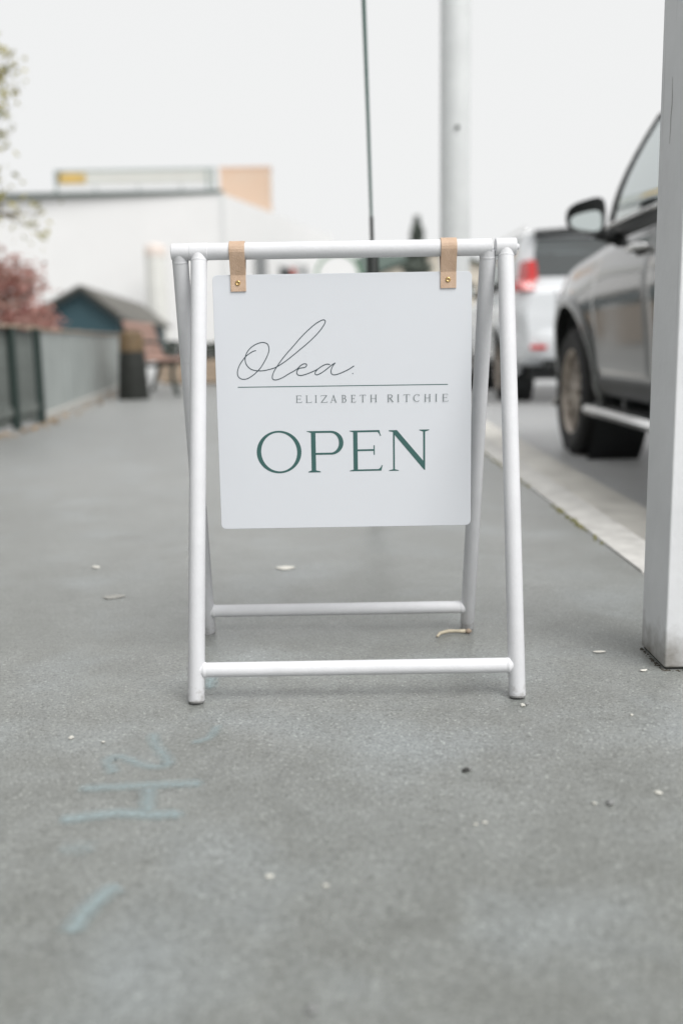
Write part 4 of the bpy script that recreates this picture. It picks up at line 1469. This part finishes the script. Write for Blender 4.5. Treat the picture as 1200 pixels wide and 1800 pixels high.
def make_tree(name, loc, trunk_h, trunk_r, limbs, leaf_m, seed, leaf_n, leaf_s, label, cat="tree", spread=0.22, aim=None):
    """trunk > limbs that fork twice; leaves hang around the outer twigs"""
    rnd = random.Random(seed)
    t = empty(name, loc)
    tag(t, label, cat)
    MB().tube([(0, 0, -0.1), (0.03, 0.02, trunk_h * 0.5), (0.0, 0.05, trunk_h)], [trunk_r * 1.25, trunk_r, trunk_r * 0.75], 14).build("trunk", M_bark, t, smooth=True)
    br = MB()
    tips = []
    def limb(p, d, ln_, r, depth):
        pts = [p]
        q = p.copy()
        dd = d.normalized()
        for k in range(4):
            dd = (dd + Vector((rnd.gauss(0, 0.16), rnd.gauss(0, 0.16), rnd.gauss(0.03, 0.12)))).normalized()
            q = q + dd * ln_ / 4
            pts.append(q.copy())
        br.tube(pts, [r, r * 0.85, r * 0.7, r * 0.55, r * 0.4], 7)
        if depth == 0:
            tips.append((pts[2], pts[4]))
            return
        for k in range(3 if depth > 1 else 4):
            f = rnd.uniform(0.45, 1.0)
            base_p = pts[min(4, int(f * 4))]
            nd = (dd + Vector((rnd.gauss(0, 0.6), rnd.gauss(0, 0.6), rnd.gauss(0.1, 0.45)))).normalized()
            limb(base_p, nd, ln_ * rnd.uniform(0.5, 0.75), r * 0.45, depth - 1)
    for (dx, dy, dz, ln_) in limbs:
        limb(Vector((0, 0.05, trunk_h * rnd.uniform(0.75, 1.0))), Vector((dx, dy, dz)), ln_, trunk_r * 0.5, 2)
    br.build("branches", M_bark, t, smooth=True)
    lf = MB()
    for i in range(leaf_n):
        a, b = tips[rnd.randrange(len(tips))]
        p = a.lerp(b, rnd.random() ** 0.7) + Vector((rnd.gauss(0, spread), rnd.gauss(0, spread), rnd.gauss(-0.03, spread)))
        s_ = rnd.uniform(*leaf_s)
        Q = Matrix.Translation(p) @ Matrix.Rotation(rnd.uniform(0, 6.3), 4, 'Z') @ Matrix.Rotation(rnd.uniform(-1.3, 1.3), 4, 'X') @ Matrix.Rotation(rnd.uniform(-1.3, 1.3), 4, 'Y')
        lf.add([Q @ Vector(v) for v in ((-s_, 0, 0), (-s_ * 0.3, -s_ * 0.5, s_ * 0.12), (s_ * 0.4, -s_ * 0.42, s_ * 0.1), (s_, 0, 0), (s_ * 0.4, s_ * 0.42, s_ * 0.1), (-s_ * 0.3, s_ * 0.5, s_ * 0.12))], [(0, 1, 2, 3), (0, 3, 4, 5)])
    lf.build("crown", leaf_m, t, recalc=False)
    return t
make_tree("young_tree", (-4.22, 9.6, -0.13), 2.95, 0.085, [(0.85, 0.1, -0.12, 0.9), (0.8, 0.1, 0.30, 0.95), (0.9, -0.2, 0.02, 0.95), (0.9, 0.15, 0.12, 0.9), (0.5, 0.4, 1.0, 1.0), (0.75, -0.1, 0.75, 1.05), (0.85, 0.0, 0.5, 1.0), (-0.6, 0.2, 0.8, 1.0), (-0.3, -0.7, 0.7, 1.0), (0.0, 0.8, 0.6, 1.0), (0.2, 0.1, 1.2, 1.1)], M_leafy, 21, 2300, (0.020, 0.046),
          "young tree with sparse yellow-green leaves reaching in at the upper left edge", spread=0.09)
make_tree("red_shrub", (-3.72, 10.7, -0.13), 0.75, 0.06, [(0.7, 0.1, 0.5, 0.52), (0.6, -0.3, 0.9, 0.62), (0.3, 0.1, 1.0, 0.75), (0.5, 0.1, 0.9, 0.66), (-0.6, 0.2, 0.7, 0.7), (-0.2, -0.6, 0.8, 0.65), (0.8, 0.2, 0.12, 0.5), (0.8, -0.1, 0.3, 0.5), (0.3, 0.6, 0.8, 0.6)], M_leafr, 8, 5200, (0.018, 0.040),
          "dusky red leaved shrub growing behind the dark board fence", "shrub", spread=0.10)

# ------------------------------------------------------------------ buildings behind
M_teal = mat("dark_teal_weatherboard", (0.020, 0.060, 0.076), 0.6, var=0.12, scale=2)
M_roof = mat("grey_brown_roofing", (0.135, 0.130, 0.115), 0.8, var=0.25, scale=0.8)
M_fascia = mat("near_black_fascia", (0.012, 0.018, 0.018), 0.6)
M_bwhite = mat("white_render", (0.735, 0.735, 0.735), 0.8, var=0.03, scale=0.4)
M_redwall = mat("dark_red_paint", (0.22, 0.035, 0.035), 0.6, var=0.1, scale=2)

shed = empty("teal_shed", (-11.3, 45.0, -0.13), math.radians(4.2))
tag(shed, "long dark teal gabled shed with a grey roof beyond the fence", "shed")
wl_, wr_, ez, az, dl = -2.3, 1.55, 1.95, 3.15, 21.0
# gable wall of horizontal boards
for k in range(14):
    z0, z1 = k * 0.225, min((k + 1) * 0.225, az)
    def xs(z):
        if z <= ez:
            return wl_, wr_
        t = (z - ez) / (az - ez)
        return wl_ * (1 - t), wr_ * (1 - t)
    a0_, a1_ = xs(z0)
    b0_, b1_ = xs(z1 - 0.012)
    MB().add([(a0_, -0.02, z0), (a1_, -0.02, z0), (b1_, 0.0, z1 - 0.012), (b0_, 0.0, z1 - 0.012), (a0_, 0.04, z0), (a1_, 0.04, z0), (b1_, 0.04, z1 - 0.012), (b0_, 0.04, z1 - 0.012)],
             [(0, 1, 2, 3), (7, 6, 5, 4), (0, 4, 5, 1), (1, 5, 6, 2), (2, 6, 7, 3), (3, 7, 4, 0)]).build("weatherboard", M_teal, shed)
MB().add([(wl_, 0.05, 0), (wr_, 0.05, 0), (wr_, 0.05, ez), (0, 0.05, az), (wl_, 0.05, ez), (wl_, dl, 0), (wr_, dl, 0), (wr_, dl, ez), (0, dl, az), (wl_, dl, ez)],
         [(0, 1, 2, 3, 4), (9, 8, 7, 6, 5), (1, 6, 7, 2), (0, 4, 9, 5)]).build("wall", M_teal, shed)
for x0_, x1_, nm in ((wr_ + 0.42, 0.0, "roof"), (wl_ - 0.42, 0.0, "roof")):
    zz0 = ez - 0.42 * (az - ez) / abs(wr_ if x0_ > 0 else wl_)
    ro_ = MB()
    ro_.add([(x0_, -0.35, zz0), (x1_, -0.35, az), (x1_, dl + 0.3, az), (x0_, dl + 0.3, zz0)], [(0, 1, 2, 3)])
    ro2 = ro_.build(nm, M_roof, shed)
    sd = ro2.modifiers.new("solid", 'SOLIDIFY'); sd.thickness = 0.10; sd.offset = -1
    ro2.location.z = 0.12
    n_ = 18
    for k in range(n_):
        yk = lerp(0.3, dl, k / (n_ - 1))
        MB().tube([(x0_, yk, zz0 + 0.015), (x1_, yk, az + 0.015)], 0.03, 6).build("roof_rib", M_roof, ro2)
    MB().add([(x0_, -0.38, zz0 - 0.16), (x1_, -0.38, az - 0.16), (x1_, -0.38, az + 0.05), (x0_, -0.38, zz0 + 0.05), (x0_, -0.34, zz0 - 0.16), (x1_, -0.34, az - 0.16), (x1_, -0.34, az + 0.05), (x0_, -0.34, zz0 + 0.05)],
             [(0, 1, 2, 3), (7, 6, 5, 4), (0, 4, 5, 1), (2, 6, 7, 3), (0, 3, 7, 4), (1, 5, 6, 2)]).build("barge_board", M_fascia, shed)

rs = empty("red_outbuilding", (-14.4, 47.5, -0.13))
tag(rs, "small dark red outbuilding showing between the red shrub and the teal shed", "shed")
MB().box(-1.2, 1.0, 0, 2.5, 0, 2.25).build("wall", M_redwall, rs)
MB().add([(-1.4, -0.2, 2.2), (1.15, -0.2, 2.2), (1.15, 2.7, 2.75), (-1.4, 2.7, 2.75)], [(0, 1, 2, 3)]).build("roof", M_redwall, rs).modifiers.new("solid", 'SOLIDIFY').thickness = 0.08
MB().box(-0.5, 0.3, -0.03, 0.02, 0, 1.9).build("door", M_fascia, rs)

silo = empty("pale_silo", (-12.3, 69.4, -0.13))
tag(silo, "pale upright cylindrical tank with a pinkish cap rising behind the teal shed", "tank")
M_silo = mat("pale_cream_paint", (0.66, 0.66, 0.63), 0.7, var=0.08, scale=1)
M_silocap = mat("pinkish_paint", (0.68, 0.60, 0.55), 0.7)
MB().lathe([(0.68, 0.0), (0.68, 6.5), (0.70, 6.52), (0.70, 6.58), (0.68, 6.6)], 36).build("shell", M_silo, silo, auto=True)
MB().lathe([(0.705, 6.6), (0.705, 7.15), (0.55, 7.35), (0.001, 7.45)], 36).build("cap", M_silocap, silo, auto=True)
for k in range(5):
    MB().lathe([(0.682, k * 1.25 + 0.6), (0.70, k * 1.25 + 0.63), (0.682, k * 1.25 + 0.66)], 36).build("hoop", M_silo, silo, smooth=True)

# white warehouse with a sign on its parapet
wh = empty("white_building", (0, 72, -0.13))
tag(wh, "large plain white building with a dark roof edge, filling the upper left background", "building")
foot = [(-7.95, 0.0), (-0.4, 29.0), (-6.0, 34.0), (-34.0, 30.0), (-34.0, 1.0)]
MB().prism(foot, 0.0, 11.0).build("wall", M_bwhite, wh)
MB().box(-33.9, -7.90, -0.12, 0.42, 11.0, 11.24).build("roof_edge", mat("dark_green_flashing", (0.05, 0.075, 0.065), 0.6), wh).rotation_euler = (0, 0, math.radians(-0.4))
MB().box(-8.10, -7.80, -0.06, 0.02, 0.0, 11.0).build("corner_trim", mat("pale_trim", (0.62, 0.63, 0.63), 0.7), wh)
sdir = Vector((-0.4 + 7.95, 29.0)).normalized()
def side_panel(name, l0, l1, z0, z1, m_, proud=0.08):
    a = Vector((-7.95, 0.0)) + sdir * l0
    b = Vector((-7.95, 0.0)) + sdir * l1
    nrm = Vector((sdir.y, -sdir.x)) * proud
    P4 = [a, b, b + nrm, a + nrm]
    MB().prism([(q.x, q.y) for q in P4], z0, z1).build(name, m_, wh)
M_wing = mat("grey_window_glass", (0.12, 0.13, 0.13), 0.2)
side_panel("window", 6.4, 9.2, 3.6, 7.5, M_wing)
side_panel("window", 19.4, 20.6, 3.6, 7.4, M_wing)
side_panel("wall_sign", 12.6, 15.6, 4.6, 6.9, M_fascia)
side_panel("wall_sign", 15.7, 17.0, 4.6, 7.0, mat("red_sign_paint", (0.42, 0.06, 0.04), 0.5))
side_panel("wall_sign", 17.1, 18.9, 4.6, 7.4, mat("grey_sign_paint", (0.42, 0.43, 0.43), 0.5))

rsg = empty("rooftop_sign", (-13.8, 72.4, 11.1))
tag(rsg, "long pale framed sign with a yellow end panel on the white building's roof edge", "sign")
M_sgn = mat("pale_sign_face", (0.60, 0.61, 0.58), 0.6, c2=(0.57, 0.565, 0.53), scale=0.9)
M_frm = mat("grey_green_frame", (0.30, 0.35, 0.34), 0.6)
MB().box(-5.1, 5.35, -0.06, 0.06, 0.62, 1.40).build("face", M_sgn, rsg)
MB().box(-5.75, 5.45, -0.075, 0.075, 1.41, 1.55).build("frame", M_frm, rsg)
MB().box(-5.75, 5.45, -0.075, 0.075, 0.50, 0.61).build("frame", mat("pale_frame", (0.6, 0.61, 0.6), 0.6), rsg)
for x in (-5.70, 4.85, 5.3):
    MB().box(x - 0.09, x + 0.09, -0.08, 0.08, 0.0, 1.55).build("frame", M_frm, rsg)
MB().box(-5.58, -5.12, -0.085, 0.02, 0.62, 1.40).build("end_panel", mat("blackish_panel", (0.06, 0.06, 0.05), 0.6), rsg)
MB().box(-5.45, -3.62, -0.10, -0.062, 0.64, 1.32).build("end_panel", mat("yellow_panel", (0.62, 0.42, 0.12), 0.6, c2=(0.50, 0.36, 0.13), scale=1.2), rsg)
for x in (-3.0, 0.0, 3.0):
    MB().box(x - 0.04, x + 0.04, 0.06, 0.14, 0.0, 1.4).build("strut", M_frm, rsg)

ob = empty("orange_rooftop_block", (-7.35, 84.0, 10.87))
tag(ob, "tan orange boarded block standing on the white building's roof", "roof block")
M_or = mat("tan_orange_board", (0.58, 0.42, 0.31), 0.7, c2=(0.57, 0.44, 0.34), scale=0.5)
for k in range(9):
    MB().box(-2.02, 2.02, 0, 1.6, k * 0.40, k * 0.40 + 0.388).build("board", M_or, ob)
MB().box(-2.08, 2.08, -0.05, 1.65, 3.60, 3.74).build("capping", mat("rust_orange", (0.60, 0.38, 0.26), 0.7), ob)

# gabled cream house and its dark green roof neighbour, behind the stand's top bar
M_cream = mat("cream_render", (0.60, 0.55, 0.47), 0.8, var=0.06, scale=0.6)
M_groof = mat("dark_green_roof", (0.075, 0.105, 0.090), 0.6, var=0.15, scale=0.5)
ch_ = empty("cream_house", (6.2, 62.0, -0.13))
tag(ch_, "cream gabled house behind the thick pale pole", "house")
w_, e_z, a_z, dp = 5.2, 4.2, 6.0, 9.0
MB().add([(-w_, 0, 0), (w_, 0, 0), (w_, 0, e_z), (0, 0, a_z), (-w_, 0, e_z), (-w_, dp, 0), (w_, dp, 0), (w_, dp, e_z), (0, dp, a_z), (-w_, dp, e_z)],
         [(0, 1, 2, 3, 4), (9, 8, 7, 6, 5), (1, 6, 7, 2), (0, 4, 9, 5)]).build("wall", M_cream, ch_)
for sx in (-1, 1):
    r5_ = MB().add([(sx * (w_ + 0.4), -0.3, e_z - 0.14), (0, -0.3, a_z), (0, dp + 0.3, a_z), (sx * (w_ + 0.4), dp + 0.3, e_z - 0.14)], [(0, 1, 2, 3)]).build("roof", M_groof, ch_)
    q5 = r5_.modifiers.new("solid", 'SOLIDIFY'); q5.thickness = 0.14
    r5_.location.z = 0.1
    for zz in (1.0,):
        wo_ = MB().box(sx * 2.6 - 0.7, sx * 2.6 + 0.7, -0.05, 0.02, zz, zz + 1.5).build("window", M_wing, ch_)
        MB().box(sx * 2.6 - 0.8, sx * 2.6 + 0.8, -0.10, -0.02, zz - 0.12, zz - 0.01).build("sill", M_bwhite, wo_)
MB().box(-0.5, 0.5, -0.05, 0.02, 0, 2.1).build("door", M_fascia, ch_)
gh = empty("green_roofed_house", (2.6, 78.0, -0.13))
tag(gh, "house with a broad dark green hipped roof behind the cream house", "house")
MB().box(-4.0, 5.5, 0, 8, 0, 4.4).build("wall", M_cream, gh)
MB().add([(-4.6, -0.6, 4.3), (6.1, -0.6, 4.3), (6.1, 8.6, 4.3), (-4.6, 8.6, 4.3), (-0.6, 4, 7.6), (3.4, 4, 7.6)], [(0, 1, 5, 4), (1, 2, 5), (2, 3, 4, 5), (3, 0, 4), (3, 2, 1, 0)]).build("roof", M_groof, gh)
for x in (-2.2, 2.8):
    wo_ = MB().box(x - 0.8, x + 0.8, -0.05, 0.02, 1.2, 2.9).build("window", M_wing, gh)
    MB().box(x - 0.9, x + 0.9, -0.1, -0.02, 1.07, 1.19).build("sill", M_bwhite, wo_)

rd = empty("round_sign", (0.02, 40.0, -0.13))
tag(rd, "round white sign with a green rim just above the board, behind the stand", "sign")
MB().tube([(0, 0.06, 0), (0, 0.06, 3.3)], 0.05, 12).build("pole", M_green, rd)
MB().lathe([(0.001, 0.05), (0.80, 0.05), (0.80, 0.0), (0.001, 0.0)], 48, Matrix.Translation((0, 0, 3.25)) @ Matrix.Rotation(PI / 2, 4, 'X')).build("disc", M_bwhite, rd)
MB().lathe([(0.80, 0.07), (0.90, 0.07), (0.90, -0.02), (0.80, -0.02)], 48, Matrix.Translation((0, 0, 3.25)) @ Matrix.Rotation(PI / 2, 4, 'X'), close=True).build("rim", mat("green_rim", (0.08, 0.20, 0.10), 0.5), rd)

# conifer
cf = empty("conifer", (4.05, 52.0, -0.13))
tag(cf, "dark pointed conifer showing above the top bar beside the thick pale pole", "tree")
MB().tube([(0, 0, 0), (0, 0, 3.2), (0, 0, 6.7)], [0.16, 0.10, 0.02], 10).build("trunk", M_bark, cf)
def cpos(r):
    t = r.random() ** 0.75
    rad = 1.75 * (1 - t) ** 0.9 + 0.05
    w = r.uniform(0, 2 * PI)
    q = rad * (0.45 + 0.55 * r.random() ** 0.5) * (0.82 + 0.18 * math.sin(t * 44))
    return (q * math.cos(w), q * math.sin(w), 0.5 + 6.35 * t)
M_con = mat("conifer_needles", (0.17, 0.20, 0.17), 0.8, var=0.4, scale=6)  # needle colour paled to stand in for haze
leaf_cloud("crown", M_con, cf, 5200, cpos, (0.08, 0.20), 4, 0.35)

# ------------------------------------------------------------------ small litter on the asphalt
M_chip = mat("pale_stone_chip", (0.58, 0.57, 0.52), 0.8, var=0.2, scale=200)
M_stone = mat("grey_pebble", (0.26, 0.265, 0.26), 0.75, var=0.35, scale=120)
M_dstone = mat("dark_pebble", (0.035, 0.035, 0.033), 0.7, var=0.3, scale=120)
def pebble(loc, r, m_, label, seed, flat=0.6, rz=None, name="pebble", group=None, cat="pebble"):
    b = bmesh.new()
    bmesh.ops.create_icosphere(b, subdivisions=2, radius=1.0)
    rnd = random.Random(seed)
    ofs = Vector((rnd.uniform(-9, 9), rnd.uniform(-9, 9), rnd.uniform(-9, 9)))
    for v in b.verts:
        k = 1 + 0.45 * noise.noise(v.co * 1.1 + ofs)
        v.co = Vector((v.co.x * r * 1.25 * k, v.co.y * r * 0.85 * k, v.co.z * r * flat * k))
    zmin = min(v.co.z for v in b.verts)
    for v in b.verts:
        v.co.z -= zmin * 0.8
    me = bpy.data.meshes.new(name)
    b.to_mesh(me); b.free()
    me.materials.append(m_)
    for p in me.polygons:
        p.use_smooth = seed % 2 == 0
    o = bpy.data.objects.new(name, me)
    col.objects.link(o)
    o.location = (loc[0], loc[1], 0)
    o.rotation_euler = (0, 0, rnd.uniform(0, 6))
    tag(o, label, cat, group)
    return o
pebble((0.1686, 1.320), 0.0048, M_dstone, "small dark stone in front of the stand, with a pale chip against it", 2)
pebble((0.1745, 1.3245), 0.0046, M_stone, "small pale chip touching the dark stone in front of the stand", 3)
pebble((-0.0334, 0.8161), 0.0060, M_stone, "blurred dark stone at the bottom edge of the picture", 8, 0.5)
pebble((0.3433, 1.2123), 0.0056, M_stone, "round grey pebble on the asphalt at lower right", 4)
pebble((0.4144, 1.2428), 0.0045, M_chip, "flat whitish chip near the right edge, below the post", 5, 0.35)
pebble((0.2942, 1.5695), 0.0050, M_chip, "pale chip just in front of the stand's front right foot", 6, 0.5)
pebble((0.3020, 1.5740), 0.0036, M_stone, "tiny grey chip beside the front right foot", 7, 0.6)
fk = "tiny pale grit chip lying on the bare asphalt in front of the stand"
for i, (x, y, r) in enumerate([(0.3224, 1.2147, 0.0030), (0.161, 1.1629, 0.0026), (0.1737, 1.167, 0.0030), (-0.0885, 1.0471, 0.0036), (-0.0247, 1.0259, 0.0032), (-0.4239, 1.4632, 0.0045), (-0.37, 1.445, 0.0028), (0.46, 1.52, 0.003)]):
    pebble((x, y), r, M_chip, fk, 20 + i, 0.5, group="grit chips on the footpath")
def flake(loc, w, l, m_, label, rz, seed, cat="scrap", name="paper_scrap"):
    rnd = random.Random(seed)
    n_ = 12
    top = [(0.5 * l * math.cos(2 * PI * k / n_) * rnd.uniform(0.75, 1.1), 0.5 * w * math.sin(2 * PI * k / n_) * rnd.uniform(0.7, 1.15)) for k in range(n_)]
    mb = MB()
    vs = [(x, y, 0.0012 + 0.0025 * abs(x) / l + rnd.uniform(0, 0.0008)) for x, y in top]
    mb.add(vs + [(0, 0, 0.0016)], [(k, (k + 1) % n_, n_) for k in range(n_)])
    o = mb.build(name, m_)
    o.modifiers.new("solid", 'SOLIDIFY').thickness = 0.0006
    o.location = (loc[0], loc[1], 0.0003)
    o.rotation_euler = (0, 0, rz)
    return tag(o, label, cat)
M_paper = mat("off_white_paper", (0.72, 0.70, 0.64), 0.8, var=0.1, scale=90)
flake((-0.1511, 2.6166), 0.045, 0.052, M_paper, "pale scrap lying on the footpath, seen under the hanging board", 0.2, 3)
flake((0.4916, 1.8463), 0.012, 0.028, M_paper, "small white scrap between the stand and the post", 0.1, 4)
flake((0.5431, 1.7328), 0.009, 0.016, M_paper, "tiny white scrap at the foot of the post", 0.4, 5)
flake((-0.6736, 2.6621), 0.035, 0.018, M_paper, "tiny pale scrap far left of the stand on the footpath", 0.7, 6)
flake((-0.5525, 2.3347), 0.04, 0.06, mat("faded_gum", (0.36, 0.355, 0.33), 0.8, var=0.1, scale=60), "flat pale blotch of gum on the footpath left of the stand", 0.3, 7, "gum", "gum_blotch")
M_twig = mat("bleached_twig", (0.56, 0.50, 0.38), 0.8, var=0.25, scale=80)
tw = empty("dry_twig", (0.222, 1.98, 0))
tag(tw, "bleached bent twig lying by the rear right leg", "twig")
MB().tube([(-0.032, -0.027, 0.005), (-0.024, -0.008, 0.006), (-0.006, 0.006, 0.006), (0.010, 0.009, 0.005), (0.030, 0.006, 0.0055)], [0.0026, 0.0036, 0.0042, 0.0034, 0.0042], 8).build("stalk", M_twig, tw, smooth=True)
MB().tube([(0.030, 0.006, 0.0055), (0.037, 0.004, 0.006), (0.042, 0.005, 0.005)], [0.0042, 0.0056, 0.002], 8).build("bud", M_cap, tw, smooth=True)
